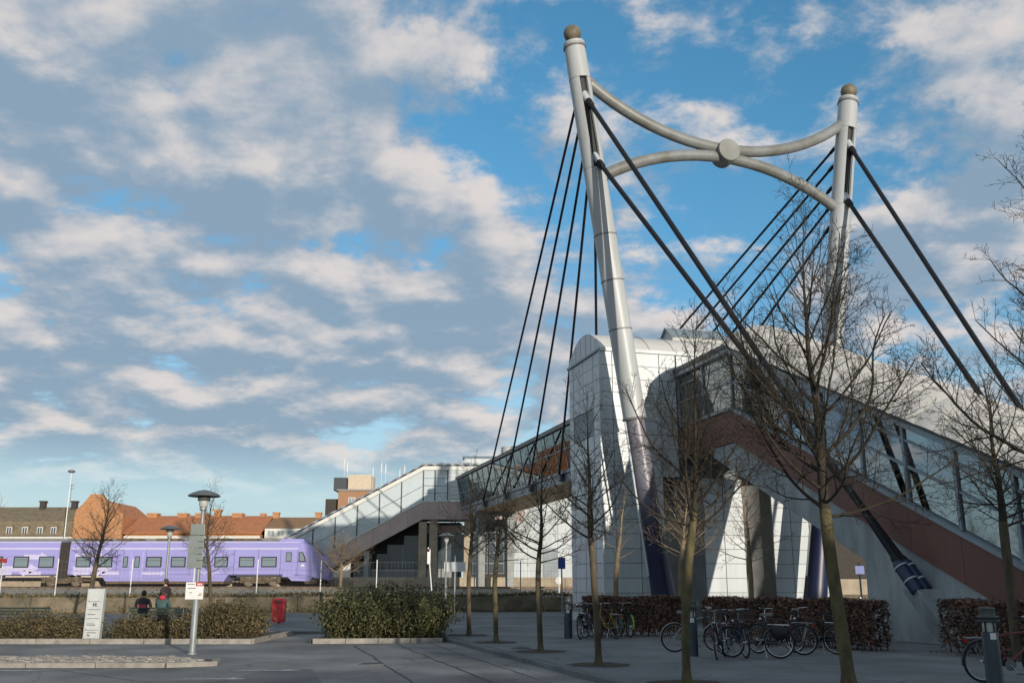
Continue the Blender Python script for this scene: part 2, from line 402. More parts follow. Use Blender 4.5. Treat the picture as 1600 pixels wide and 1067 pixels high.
def tag(o, label=None, cat=None, group=None, kind=None):
    if label: o['label'] = label
    if cat: o['category'] = cat
    if group: o['group'] = group
    if kind: o['kind'] = kind
    return o
def thing(name, loc, label, cat, group=None, rz=0):
    o = bpy.data.objects.new(name, None); COL.objects.link(o)
    o.empty_display_size = 0.2; o.location = loc; o.rotation_euler = (0, 0, rz)
    return tag(o, label, cat, group)
def struct(name, mb, m, **k):
    return tag(mb.build(name, m, **k), kind='structure')
def copy_tree(o, parent=None):
    c = o.copy(); COL.objects.link(c); c.parent = parent
    for ch in o.children: copy_tree(ch, c)
    return c
def mesh_np(name, V, F, m, parent=None):
    off = np.zeros(3); q = parent
    while q is not None: off += np.array(q.location); q = q.parent
    me = bpy.data.meshes.new(name)
    V = np.asarray(V, dtype=np.float32) - off.astype(np.float32); F = np.asarray(F, dtype=np.int32)
    k = F.shape[1]
    me.vertices.add(len(V)); me.vertices.foreach_set('co', V.ravel())
    me.loops.add(F.size); me.loops.foreach_set('vertex_index', F.ravel())
    me.polygons.add(len(F)); me.polygons.foreach_set('loop_start', np.arange(0, F.size, k, dtype=np.int32))
    me.update(calc_edges=True); me.materials.append(M[m])
    o = bpy.data.objects.new(name, me); COL.objects.link(o)
    if parent is not None: o.parent = parent
    return o

# the bridge's own axes: a runs along the bridge away from the plaza, b across it to the right
DX, DY = -0.2607, 0.9654
def P(a, b, z): return Vector((11.5 + a * DX + b * DY, 30.0 + a * DY - b * DX, z))
D3 = Vector((DX, DY, 0)); P3 = Vector((DY, -DX, 0)); UZ = Vector((0, 0, 1))
def abox(mb, a0, a1, b0, b1, z0, z1, mi=0):
    return mb.hexa([P(a0, b0, z0), P(a0, b1, z0), P(a1, b1, z0), P(a1, b0, z0), P(a0, b0, z1), P(a0, b1, z1), P(a1, b1, z1), P(a1, b0, z1)], mi)
def slabq(mb, q, th, mi=0):           # thin plate through quad q (4 points), thickness th along its normal (centred)
    q = [Vector(p) for p in q]; nn = (q[1] - q[0]).cross(q[3] - q[0]).normalized() * (th / 2)
    return mb.hexa([p - nn for p in q] + [p + nn for p in q], mi)
def bar(mb, p, q, w, h, up=UZ, mi=0):
    p, q = Vector(p), Vector(q); d = (q - p).normalized(); sd = d.cross(up).normalized() * (w / 2); u = sd.cross(d).normalized() * (h / 2)
    return mb.hexa([p - sd - u, p + sd - u, q + sd - u, q - sd - u, p - sd + u, p + sd + u, q + sd + u, q - sd + u], mi)

RD = -0.10      # road level
# ================================================================== ground, road, kerbs
g = MB(); g._add([(-2500, -600, RD), (2500, -600, RD), (2500, 3500, RD), (-2500, 3500, RD)], [(0, 1, 2, 3)])
struct('road', g, 'asphalt')
def kx(Y): return 2.0 - 0.266 * (Y - 17.1)        # kerb line of the plaza along the road
pz = MB()
out = [(kx(2), 2), (80, 2), (80, 75), (-60, 75), (-60, 36), (-7.5, 36), (-6.1, 36), (-6.1, 30.35), (kx(31.6) - 0.2, 31.0), (kx(31.6), 30.6)]
pz.prism([(x, y, RD - 0.1) for x, y in out], (0, 0, 0.1 - RD))
struct('plaza', pz, 'pave')
bd = MB(); bd.box(-60, -7.9, 30.2, 36, RD - 0.05, -0.02)
struct('planting_bed', bd, 'soil')
bd = MB(); bd.prism([(-5.9, 30.4, 0.004), (-2.05, 30.8, 0.004), (-2.3, 34.5, 0.004), (-5.9, 34.5, 0.004)], (0, 0, 0.03))
struct('planting_bed', bd, 'soil')
def kerb_run(label, pts, h0, h1, wid, ln, root_loc):
    t = thing('kerb', root_loc, label, 'kerb')
    for (p, q) in zip(pts[:-1], pts[1:]):
        p, q = Vector((*p, 0)), Vector((*q, 0)); Lg = (q - p).length; n = max(1, round(Lg / ln)); d = (q - p) / n
        for i in range(n):
            a = p + d * i + d.normalized() * 0.008; b = p + d * (i + 1) - d.normalized() * 0.008
            mb = MB(); bar(mb, a + UZ * (h0 + h1) / 2, b + UZ * (h0 + h1) / 2, wid, h1 - h0)
            mb.build('kerb_stone', 'kerb_shaded' if 'dark' in label else 'kerb', t, bevel=0.012)
    return t
kerb_run('dark stone kerb running diagonally between road and paved plaza', [(kx(2.5), 2.5), (kx(31.4), 31.4)], RD - 0.1, 0.012, 0.16, 1.0, (kx(17), 17, RD))
kerb_run('pale stone kerb in front of the left shrub row', [(-40, 30.1), (-7.8, 30.1), (-7.8, 35.5)], RD - 0.1, 0.05, 0.14, 1.6, (-12, 30.1, RD))
kerb_run('pale stone kerb in front of the large green bush', [(-6.0, 30.2), (-2.1, 30.55)], RD - 0.1, 0.05, 0.14, 1.0, (-4, 30.3, RD))
# traffic island with small setts
isl = thing('traffic_island', (-12, 23.2, RD), 'low traffic island of small grey setts with kerb stones', 'island')
isl_pts = [(-40, 21.35), (-7.4, 21.6), (-6.5, 22.0), (-6.7, 22.9), (-7.6, 23.55), (-40, 23.9)]
im = MB(); im.prism([(x, y, RD - 0.05) for x, y in isl_pts], (0, 0, 0.11)); im.build('bed', 'soil', isl)
for (p, q) in zip(isl_pts[:3] + isl_pts[2:3], isl_pts[1:4]):
    p = Vector((*p, 0)); q = Vector((*q, 0)); n = max(1, round((q - p).length / 1.5)); d = (q - p) / n
    for i in range(n):
        mb = MB(); bar(mb, p + d * i + d * 0.006 + UZ * 0.0, p + d * (i + 1) - d * 0.006 + UZ * 0.0, 0.15, 0.2, mi=0)
        mb.v = [(x, y, z + RD + 0.06 - 0.1 + 0.04) for x, y, z in mb.v]
        mb.build('kerb_stone', 'kerb', isl, bevel=0.012)
rng = random.Random(5)
sett = MB(); sett.prism([(-.075, -.05, 0), (-.05, -.065, 0), (.06, -.055, 0), (.078, .045, 0), (.03, .065, 0), (-.07, .05, 0)], (0, 0, .05))
sett_me = None; extra = MB()
spots = []
y = 21.85
while y < 23.6:
    x = -6.9 - max(0, (y - 22.4)) * 0.9
    while x > -16:
        spots.append((x + rng.uniform(-.02, .02), y + rng.uniform(-.02, .02))); x -= 0.17
    y += 0.145
for i, (x, y) in enumerate(spots):
    if rng.random() < 0.06: continue
    z = RD + 0.045 + rng.uniform(-.012, .02); rz = rng.uniform(-.3, .3)
    if i % 3 == 0 and i < 900:
        if sett_me is None:
            o = sett.build('sett', 'kerb', isl); sett_me = o
        else:
            o = sett_me.copy(); COL.objects.link(o)
        o.location = (x + 12, y - 23.2, z - RD); o.rotation_euler = (rng.uniform(-.1, .1), rng.uniform(-.1, .1), rz)
    else:
        mm = Matrix.Translation((x, y, z)) @ Matrix.Rotation(rz, 4, 'Z')
        extra._add([mm @ Vector(v) for v in sett.v], sett.f)
# the first sett was built in island coordinates; recentre its mesh on its own origin
for v, w in zip(sett_me.data.vertices, sett.v): v.co = Vector(w)
tag(extra.build('setts', 'kerb', isl), kind='stuff')
# painted markings
for nm, lab, pts in [('lane_line', 'white painted lane line at the left edge', [(-14, 20.2), (-9.85, 20.75), (-9.35, 20.95), (-14, 20.55)]),
                     ('painted_arrow', 'worn white arrow mark nearer the traffic island', [(-5.75, 20.75), (-5.55, 20.95), (-4.75, 20.98), (-4.7, 21.12), (-4.35, 20.92), (-4.72, 20.74), (-4.75, 20.84), (-5.5, 20.8)]),
                     ('painted_arrow', 'worn white arrow mark farther from the island', [(-6.35, 18.85), (-6.1, 19.0), (-5.35, 19.1), (-5.3, 19.22), (-4.98, 19.02), (-5.32, 18.88), (-5.36, 18.97), (-6.1, 18.9)])]:
    mb = MB(); mb._add([(x, y, RD + 0.005) for x, y in pts], [tuple(range(len(pts)))])
    tag(mb.build(nm, 'paint'), lab, 'road marking')
rp = MB(); rp._add([(-5.5, 14, RD + 0.004), (-2.3, 14, RD + 0.004), (-4.2, 21.2, RD + 0.004), (-5.1, 21.2, RD + 0.004)], [(0, 1, 2, 3)])
mat('asphalt_patch', (0.12, 0.12, 0.12), 0.9, var=0.25, vs=0.9, bump=0.3, bs=60)
struct('road_patch', rp, 'asphalt_patch')

for (x0, y0, x1, y1, w) in [(-3.35, 29.6, 1.1, 12.6, .045), (-4.6, 29.2, -.6, 13.6, .05), (-2.4, 29.8, 2.3, 12, .03), (-9.5, 21.0, -2.5, 14.5, .03)]:  # long cast shadows drawn on the road as thin dark strips
    mb = MB(); n = 30; vs = []; rr_ = random.Random(int(x0 * 10))
    for k in range(n + 1):
        f = k / n; j = rr_.gauss(0, .02); vs += [(x0 + (x1 - x0) * f + j, y0 + (y1 - y0) * f, RD + .006), (x0 + (x1 - x0) * f + w + j + rr_.gauss(0, .008), y0 + (y1 - y0) * f, RD + .006)]
    mb._add(vs, [(2 * k, 2 * k + 1, 2 * k + 3, 2 * k + 2) for k in range(n)]); struct('shadow_streak', mb, 'streak_dark')

for x, y, z, lab in ((.25, 26.3, .004, 'small iron drain cover in the paving by the third kerb tree'), (-3.1, 22.5, RD + .004, 'round iron manhole cover in the road')):
    t = thing('drain_cover', (x, y, z), lab, 'drain cover')
    mb = MB(); mb.lathe([(.31, 0), (.31, .008), (.28, .009)], (x, y, z), UZ, 24); mb.build('rim', 'ring', t)
    for k in range(7):
        mb = MB(); w_ = math.sqrt(max(.01, .26 ** 2 - ((k - 3) * .075) ** 2)); mb.box(x - w_, x + w_, y - .022 + (k - 3) * .075, y + .022 + (k - 3) * .075, z + .009, z + .014); mb.build('bar', 'slot', t)

# ================================================================== railway: retaining wall, track bed, platform
def wy(x): return 62.3 + 0.16 * x           # face of the low retaining wall
rw = thing('retaining_wall', (-10, wy(-10), 0), 'low mossy concrete retaining wall along the railway', 'wall')
x = -70.0; i = 0; rng = random.Random(9)
while x < 22:
    x1 = x + 3.0
    mb = MB(); dz = rng.uniform(-0.03, 0.03)
    mb.hexa([(x + .012, wy(x), -.2), (x1 - .012, wy(x1), -.2), (x1 - .012, wy(x1) + .4, -.2), (x + .012, wy(x) + .4, -.2),
             (x + .012, wy(x) + .06, .92 + dz), (x1 - .012, wy(x1) + .06, .92 + dz), (x1 - .012, wy(x1) + .4, .92 + dz), (x + .012, wy(x) + .4, .92 + dz)])
    mb.build('wall_block', 'mossy', rw, bevel=0.02); x = x1
tb = MB()
prof = [(None, .85), (70, .92), (76, 1.0), (77.2, 1.3), (90, 1.3)]
xs = [-110, 40]
vs = []; 
for x in xs:
    for (yy, z) in prof: vs.append((x, (wy(x) + .3) if yy is None else yy, z))
k = len(prof)
tb._add(vs, [(i, k + i, k + i + 1, i + 1) for i in range(k - 1)])
struct('service_path', tb, 'gravel')
bl = MB(); bl.prism([(-110, 76.6, 1.0), (-110, 77.5, 1.36), (-110, 81.0, 1.36), (-110, 81.5, 1.31), (-110, 85.3, 1.31), (-110, 86, 1.38), (-110, 89.3, 1.38), (-110, 89.4, 1.0)], (150, 0, 0))
struct('track_bed', bl, 'ballast')
for j, yy in enumerate((78.5, 79.94, 86.78, 88.22)):
    mb = MB(); mb.box(-110, 40, yy - .07, yy + .07, 1.36, 1.40); mb.box(-110, 40, yy - .035, yy + .035, 1.40, 1.5)
    tag(mb.build('rail', 'rail'), ['rusty steel rail nearest the plaza', 'rusty steel rail second from the plaza', 'rusty steel rail under the near wheels of the purple train', 'rusty steel rail under the far side of the purple train'][j], 'rail', 'railway rails')
slp = MB()
x = -60
while x < 30:
    slp.box(x, x + .26, 77.9, 80.55, 1.30, 1.375); x += .65
tag(slp.build('sleepers', 'concrete_warm'), kind='stuff')
pf = thing('platform', (-5, 89.5, 1.3), 'long railway platform with beige concrete edge panels', 'platform')
mb = MB(); mb.box(-110, 45, 89.75, 100, 1.2, 2.28); mb.build('deck', 'concrete', pf)
x = -24.0
while x < 14:
    mb = MB(); mb.box(x + .015, x + 2.385, 89.55, 89.75, 1.25, 2.3); mb.build('edge_panel', 'concrete_warm', pf, bevel=.02); x += 2.4
mb = MB(); mb.box(-110, -24, 89.55, 89.75, 1.25, 2.3); mb.build('edge_wall', 'concrete_warm', pf)

# ================================================================== portal with two masts
LB, LT = P(12.7, -1.72, 0), Vector((2.85, 40.0, 26.35))
RB, RT = P(12.7, 5.15, 0), Vector((17.56, 45.4, 26.35))
def onmast(B, T, z): return B + (T - B) * (z / 26.35)
portal = thing('mast_portal', P(12.7, 1.8, 0), 'tall pale grey portal of two leaning masts joined by curved tubes', 'bridge pylon')
cam_side = -D3
def build_mast(B, T, lab):
    ax = (T - B).normalized()
    def at(z): return onmast(B, T, z)
    sh = MB()
    # split shaft: solid lower run, slotted run, solid head
    sh.tube([at(8.6), at(12.4), at(19.9)], [.50, .505, .50], 28)
    # slotted section: ring of staves leaving a gap on the camera side and the far side
    a0, a1 = at(19.9), at(24.25)
    u = (cam_side - ax * cam_side.dot(ax)).normalized(); w = ax.cross(u)
    seg = []
    def ringpt(c, ang, r): return c + (u * math.cos(ang) + w * math.sin(ang)) * r
    gap = R(22)
    angs = [gap + (2 * math.pi - 2 * gap) * i / 26 for i in range(27)]
    vs = []; fs = []
    for c in (a0, a1):
        for r in (.50, .40):
            vs += [ringpt(c, q, r) for q in angs]
    n = 27
    for i in range(n - 1):
        fs.append((i, i + 1, 2 * n + i + 1, 2 * n + i)); fs.append((n + i + 1, n + i, 3 * n + i, 3 * n + i + 1))
    fs.append((0, 2 * n, 3 * n, n)); fs.append((n - 1, 2 * n - 1, 4 * n - 1, 3 * n - 1))
    sh._add(vs, fs)
    sh.tube([a1, at(26.1)], [.50, .485], 28)
    o = sh.build('mast', 'mast', portal, smooth=True); tag(o, lab)
    mb = MB(); mb.tube([a0 + ax * .01, a1 - ax * .01], .34, 16); mb.build('slot_core', 'slot', o)
    mb = MB(); mb.tube([at(0.0), at(.25), at(2.5), at(8.55)], [.57, .53, .475, .405], 28); mb.build('mast_foot', 'mast_foot', o, smooth=True)
    for z, r, t in ((8.6, .535, .05), (12.5, .52, .028), (14.7, .52, .028), (16.8, .52, .028), (25.85, .53, .045)):
        mb = MB(); mb.lathe([(r - .05, -t), (r, -t), (r, t), (r - .05, t)], at(z), ax, 32); mb.build('collar', 'ring' if z < 25 else 'ring', o, smooth=True)
    for z in (19.9, 24.25):
        mb = MB(); mb.lathe([(.49, -.012), (.506, -.012), (.506, .012), (.49, .012)], at(z), ax, 32); mb.build('weld_seam', 'ring', o, smooth=True)
    mb = MB(); mb.lathe([(.47, 0), (.50, .02), (.50, .12), (.44, .16)], at(25.95), ax, 32); mb.build('cap', 'mast', o, smooth=True)
    mb = MB(); mb.ball(at(26.35) + ax * .22, .415, 24, 16); mb.build('ball_finial', 'ball', o, smooth=True)
    # white conduit pipe beside the foot
    mb = MB(); mb.tube([at(8.4) - P3 * .52 - D3 * .1, at(2.0) - P3 * .58 - D3 * .1], .045, 8); mb.build('conduit', 'panel', o, smooth=True)
    # base plate and bolts
    mb = MB(); mb.lathe([(.95, 0), (.95, .1), (.7, .16), (.62, .5)], B, UZ, 24); mb.build('base_plate', 'navy', o, smooth=True)
    return o, ax
mastL, axL = build_mast(LB, LT, 'nearer leaning mast in front of the white panelled tower')
mastR, axR = build_mast(RB, RT, 'farther leaning mast rising behind the stair roof')
def arc3(p, q, r, n=25):
    # circular arc through p (start), q (middle), r (end)
    p, q, r = Vector(p), Vector(q), Vector(r)
    nrm = (q - p).cross(r - p).normalized(); e1 = (r - p).normalized(); e2 = nrm.cross(e1)
    qx, qy = (q - p).dot(e1), (q - p).dot(e2); L_ = (r - p).length
    cx = L_ / 2; cy = (qx * qx + qy * qy - qx * L_) / (2 * qy); rad = math.hypot(cx, cy)
    a0 = math.atan2(-cy, -cx); am = math.atan2(qy - cy, qx - cx); a1 = math.atan2(-cy, L_ - cx)
    def norm(a, ref, sgn):
        while sgn * (a - ref) < 0: a += sgn * 2 * math.pi
        return a
    sgn = 1 if norm(am, a0, 1) - a0 < norm(a1, a0, 1) - a0 else -1
    a1 = norm(a1, a0, sgn)
    return [p + e1 * (cx + rad * math.cos(a0 + (a1 - a0) * i / (n - 1))) + e2 * (cy + rad * math.sin(a0 + (a1 - a0) * i / (n - 1))) for i in range(n)]
DC = Vector((10.27, 42.65, 21.75))
up = arc3(onmast(LB, LT, 24.55), DC + Vector((0, 0, .22)), onmast(RB, RT, 24.9))
lo = arc3(onmast(LB, LT, 19.45), DC + Vector((0, 0, -.22)), onmast(RB, RT, 19.65))
mb = MB(); mb.tube(up, .27, 18); tag(mb.build('brace_tube', 'tube', portal, smooth=True), 'upper sagging brace tube with algae stains')
mb = MB(); mb.tube(lo, .27, 18); tag(mb.build('brace_tube', 'tube', portal, smooth=True), 'lower arching brace tube')
mb = MB(); mb.tube([up[0].lerp(up[1], .62), up[1].lerp(up[2], .02)], .2735, 18); mb.build('rust_patch', 'rust', portal, smooth=True)
mb = MB(); fa = (Vector((0, -1, -0.0)) * 1.0 + Vector((0.27, 0, 0))).normalized(); mb.lathe([(.3, -.5), (.56, -.46), (.56, .46), (.54, .49), (.3, .492)], DC, fa, 36); mb.build('centre_disc', 'tube', portal, smooth=True)

# ---- stay cables
def cable(p, q, r, label, grp, near_socket=None, lug=True):
    t = thing('stay_cable', q, label, 'cable', grp)
    p, q = Vector(p), Vector(q); d = (q - p).normalized()
    mb = MB(); mb.tube([p + d * .9, q], r, 10); mb.build('rod', 'cable', t, smooth=True)
    mb = MB(); mb.tube([p + d * .8, p + d * .92, p + d * 1.25, p + d * 1.3], [r * 1.2, r * 1.5, r * 1.4, r * 1.05], 12); mb.build('upper_socket', 'cable', t, smooth=True)
    mb = MB(); mb.tube([p + d * .25, p + d * .85], [r * 1.9, r * 1.45], 12); mb.build('fork', 'lug', t, smooth=True)
    mb = MB(); mb.tube([q - d * 1.0, q - d * .9, q - d * .3, q], [r * 1.05, r * 1.4, r * 1.5, r * 1.3], 12); mb.build('lower_socket', 'cable', t, smooth=True)
    return t
ordn = ['longest', 'second longest', 'middle', 'second shortest', 'shortest']
gz = [24.0, 23.0, 21.8, 20.8, 19.7]; ga = [52.2, 45.3, 38.5, 31.7, 24.7]
for i in range(5):
    cable(onmast(LB, LT, gz[i]) + D3 * .05, P(ga[i], -.28, 8.35), .066, ordn[i] + ' of the thin black stays fanning left from the nearer mast', 'bridge stays')
for i in range(5):
    cable(onmast(RB, RT, gz[i]) + D3 * .05, P(ga[i], 3.88, 8.35), .066, ordn[i] + ' of the thin black stays fanning from the farther mast', 'bridge stays')
cable(onmast(LB, LT, 23.75), P(-1.75, -.56, 1.62), .106, 'upper thick black backstay from the nearer mast down to the concrete', 'backstays')
cable(onmast(LB, LT, 20.75), P(-1.62, -.20, 1.62), .106, 'lower thick black backstay from the nearer mast down to the concrete', 'backstays')
cable(onmast(RB, RT, 23.75), P(-1.75, 7.3, 1.62), .106, 'upper thick black backstay from the farther mast behind the stair roof', 'backstays')
cable(onmast(RB, RT, 20.75), P(-1.62, 6.5, 1.62), .106, 'lower thick black backstay from the farther mast behind the stair roof', 'backstays')

# ================================================================== lift tower clad in white panels
A0, A1, B0, B1, ZE = 14.59, 18.98, -3.81, 7.41, 12.1
tower = thing('lift_tower', P((A0 + A1) / 2, 1.8, 0), 'white panelled lift tower with a vaulted roof behind the nearer mast', 'tower')
ZR = ZE / 19 * 10
mb = MB(); e_ = .06
abox(mb, A0 + e_, A1 - e_, B0 + e_, -.85, 0, ZE - .05); abox(mb, A0 + e_, A1 - e_, -.849, 0.0, ZR, ZE - .05)
abox(mb, A0 + e_, A1 - e_, 4.55, B1 - e_, 0, ZE - .05); abox(mb, A0 + e_, A1 - e_, 3.6, 4.549, ZR, ZE - .05)
abox(mb, A0 + .5, A1 - .5, 0.001, 3.599, 10.9, ZE - .05)
mb.build('core', 'joint', tower)
mb = MB(); abox(mb, A0 + .08, A0 + .9, 1.06, 3.09, 0, ZR); mb.build('base_wall', 'joint', tower)
mb = MB(); abox(mb, A0 + 1.0, A0 + 1.2, 0.002, 3.598, ZR - 1.0, 8.3); mb.build('shade_fill', 'joint', tower)  # dark sheet added for the shaded void under the landing
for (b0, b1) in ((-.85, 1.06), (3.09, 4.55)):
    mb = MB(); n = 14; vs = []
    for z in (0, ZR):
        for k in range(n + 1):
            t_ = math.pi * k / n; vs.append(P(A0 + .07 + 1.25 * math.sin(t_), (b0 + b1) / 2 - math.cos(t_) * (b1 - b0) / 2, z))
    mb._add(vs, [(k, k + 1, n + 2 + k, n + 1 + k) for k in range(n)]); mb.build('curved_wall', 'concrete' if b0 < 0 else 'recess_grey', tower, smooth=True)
rng = random.Random(3)
NZ = 19; RH = ZE / NZ; GJ = .011
def panel_row(plane, edges, z0, z1, skip=lambda i, e0, e1: False):
    for e0, e1 in zip(edges[:-1], edges[1:]):
        if skip(z0, e0, e1): continue
        mb = MB(); j = rng.uniform(-.004, .004)
        if plane == 'front': abox(mb, A0 + j, A0 + .05, e0 + .017, e1 - .017, z0 + GJ, z1 - GJ)
        elif plane == 'left': abox(mb, e0 + .034, e1 - .034, B0 + j, B0 + .05, z0 + GJ, z1 - GJ)
        mb.build('panel', 'panel', tower)
fe = [B0 + .0, B0 + .62, B0 + 1.78, -.85, -.02]
be = [1.06, 2.07, 3.09]; ce = [4.55, 5.5, 6.45, B1]
le = [A0 + .0, A0 + .9, A0 + 2.3, A0 + 3.75, A1]
for k in range(NZ):
    z0, z1 = k * RH, (k + 1) * RH
    panel_row('front', fe if z0 > 6.3 else fe[:-1], z0, z1)
    if z1 < 6.4: panel_row('front', be, z0, z1)
    panel_row('front', ce, z0, z1) if (z1 < 7.0 or z0 > 10.9) else None
    if z0 > 11.2: panel_row('front', [.02, 1.2, 2.4, 4.5], z0, z1)
    slotz = (14, 15) ; winz = (8, 9)
    panel_row('left', le, z0, z1, lambda z, e0, e1, k=k: (k in (13, 14) or k in (8,)) and A0 + .5 < e0 < A0 + 3.0)
for (k0, k1, m_, nm) in ((13, 15, 'frame', 'louvre'), (8, 9, 'window_glass_pale', 'tower_window')):
    z0, z1 = k0 * RH + .03, k1 * RH - .03; e0, e1 = A0 + .93, A0 + 3.72
    mb = MB(); abox(mb, e0, e1, B0 + .05, B0 + .07, z0, z1); w_ = mb.build(nm, m_, tower)
    if nm == 'louvre':
        q = z0 + .03
        while q < z1 - .05:
            mb = MB(); abox(mb, e0, e1, B0 + .015, B0 + .05, q, q + .05); mb.build('slat', 'frame', w_); q += .1
# corner trims and eaves band
mb = MB(); abox(mb, A0 - .03, A0 + .06, B0 - .03, B0 + .06, 0, ZE); mb.build('corner_trim', 'panel', tower)
mb = MB(); abox(mb, A0 - .10, A0 + .02, B0 - .08, B1 + .05, ZE, ZE + .16); mb.build('eaves_gutter', 'panel', tower)
mb = MB(); abox(mb, A0 - .10, A1 + .1, B0 - .09, B0 + .02, ZE + .002, ZE + .10); mb.build('eaves_gutter', 'frame', tower)
def vault(t, rise, nseg=16):                        # point on tower vault, t 0..1 across a
    s_ = (A1 - A0) / 2 + .1; rad = (s_ * s_ + rise * rise) / (2 * rise); ha = math.asin(s_ / rad); q = -ha + 2 * ha * t
    return (A0 + A1) / 2 + rad * math.sin(q), ZE + .15 + rad * math.cos(q) - (rad - rise)
nb = 9; bw = (B1 - B0) / nb
for i in range(nb):
    b0 = B0 + i * bw; b1 = b0 + bw
    vs = []; fs = []; n = 15
    for b in (b0 + .01, b1 - .01):
        for k in range(n):
            a, z = vault(k / (n - 1), 1.08); vs.append(P(a, b, z))
    fs = [(k, k + 1, n + k + 1, n + k) for k in range(n - 1)]
    mb = MB(); mb._add(vs, fs); mb.build('roof_panel', 'roofmetal', tower, smooth=True)
    mb = MB(); mb.tube([P(*(lambda q: (q[0], b1, q[1]))(vault(k / (n - 1), 1.10))) for k in range(n)], .03, 6); mb.build('roof_rib', 'rib', tower)
# arched gable on the left, divided into vertical strips
n = 7
for k in range(n):
    mb = MB(); q = [vault(k / n + .006, 1.06), vault((k + .5) / n, 1.06), vault((k + 1) / n - .006, 1.06)]
    pts = [P(q[0][0], B0 + .05, ZE + .11), P(q[2][0], B0 + .05, ZE + .11)] + [P(a, B0 + .05, z) for a, z in reversed(q)]
    mb.prism(pts, -P3 * .05); mb.build('gable_panel', 'panel', tower)
mb = MB(); pts = [P(*(lambda q: (q[0], B0 + .06, q[1]))(vault(k / 14, 1.05))) for k in range(15)]; mb.prism(pts, P3 * .05); mb.build('gable_back', 'joint', tower)
# ridge ventilator
rv = thing('roof_ventilator', P(16.6, 1.9, 13.2), 'long white ridge ventilator box on the tower roof', 'ventilator')
mb = MB()
mb.prism([P(15.95, .55, 13.05), P(17.3, .55, 13.05), P(17.3, .55, 13.45), P(16.6, .55, 13.95), P(15.95, .55, 13.45)], P3 * 2.75); mb.build('housing', 'panel', rv)
mb = MB(); slabq(mb, [P(15.85, .42, 13.40), P(15.85, 3.42, 13.40), P(16.6, 3.42, 13.98), P(16.6, .42, 13.98)], .05); slabq(mb, [P(17.4, 3.42, 13.40), P(17.4, .42, 13.40), P(16.6, .42, 13.98), P(16.6, 3.42, 13.98)], .05); mb.build('lid', 'frame', rv)
for k in range(3):
    mb = MB(); abox(mb, 15.90, 15.95, .6, 3.25, 13.12 + k * .1, 13.17 + k * .1); mb.build('slat', 'rib', rv)

# ================================================================== covered stairway down to the plaza
stair = thing('covered_stairway', P(2, 1.8, 0), 'glazed covered stairway with brown side beams descending to the plaza', 'stairway')
SL = 0.466 / 1.0358                       # fall per metre along a
AC = 9.4                                  # bend between level landing and flight
def za(a, z): return z - SL * max(0.0, AC - a)
AE = -7.4                                 # foot of the flight
ZS, ZB, ZT = 8.62, 7.28, 11.33            # sill, underside of beam, eave
def strip(mb, a0, a1, b0, b1, zlo, zhi):  # member following the bend
    def one(p, q):
        mb.hexa([P(p, b0, za(p, zlo)), P(p, b1, za(p, zlo)), P(q, b1, za(q, zlo)), P(q, b0, za(q, zlo)),
                 P(p, b0, za(p, zhi)), P(p, b1, za(p, zhi)), P(q, b1, za(q, zhi)), P(q, b0, za(q, zhi))])
    if a0 < AC < a1: one(a0, AC); one(AC, a1)
    else: one(a0, a1)
    return mb
W = 3.6
for sd, (b0, b1) in enumerate(((0.0, .22), (W - .22, W))):
    mb = strip(MB(), AE, A0 - .02, b0 + .012, b1 - .012, ZB + .01, ZS - .03); mb.build('side_beam', 'joint', stair)
    cuts = [A0 - .02, 12.0, AC]
    while cuts[-1] > AE + 2.2: cuts.append(cuts[-1] - 2.1)
    cuts.append(AE)
    for e1, e0 in zip(cuts[:-1], cuts[1:]):
        mb = strip(MB(), e0 + .007, e1 - .007, b0, b1, ZB, ZS - .02); mb.build('beam_sheet', 'brown_beam', stair)
    mb = strip(MB(), AE, A0 - .02, b0 - .06, b1 + .06, ZS - .02, ZS + .12); mb.build('sill', 'frame', stair)
    mb = strip(MB(), AE, A0 - .02, b0 - .10, b1 + .10, ZT - .30, ZT); mb.build('eaves_beam', 'frame', stair)
    mb = strip(MB(), AE, A0 - .02, b0 - .16 if sd == 0 else b1 + .10, b0 - .10 if sd == 0 else b1 + .16, ZT - .1, ZT + .06); mb.build('gutter', 'frame_dark', stair)
    mb = strip(MB(), AE, A0 - .02, b0 + .06, b1 - .06, ZS + 1.15, ZS + 1.24); mb.build('mid_rail', 'frame', stair)
    mb = strip(MB(), AE, A0 - .02, b0 + .06, b1 - .06, ZS + 1.95, ZS + 2.03); mb.build('mid_rail', 'frame', stair)
    edges = [A0 - .03, 12.0, AC]
    a = AC
    while a > AE + 1: a -= 2.1; edges.append(a)
    for e in edges:
        mb = MB(); abox(mb, e - .055, e + .055, b0 + .03, b1 - .03, za(e, ZS + .1), za(e, ZT - .28)); mb.build('mullion', 'frame', stair)
    bm = (b0 + b1) / 2
    for e0, e1 in zip(edges[:-1], edges[1:]):
        for zl, zh in ((.12, 1.15), (1.24, 1.95), (2.03, ZT - .3 - ZS)):
            q0, q1 = e1 + .055, e0 - .055
            mb = MB(); slabq(mb, [P(q0, bm, za(q0, ZS + zl)), P(q1, bm, za(q1, ZS + zl)), P(q1, bm, za(q1, ZS + zh)), P(q0, bm, za(q0, ZS + zh))], .02)
            mb.build('pane', 'glass', stair)
    # hand rail
    mb = MB(); mb.tube([P(AE, bm + (.2 if sd == 0 else -.2), za(AE, ZS + .55)), P(AC, bm + (.2 if sd == 0 else -.2), ZS + .55), P(A0, bm + (.2 if sd == 0 else -.2), ZS + .55)], .03, 8); mb.build('handrail', 'chrome', stair)
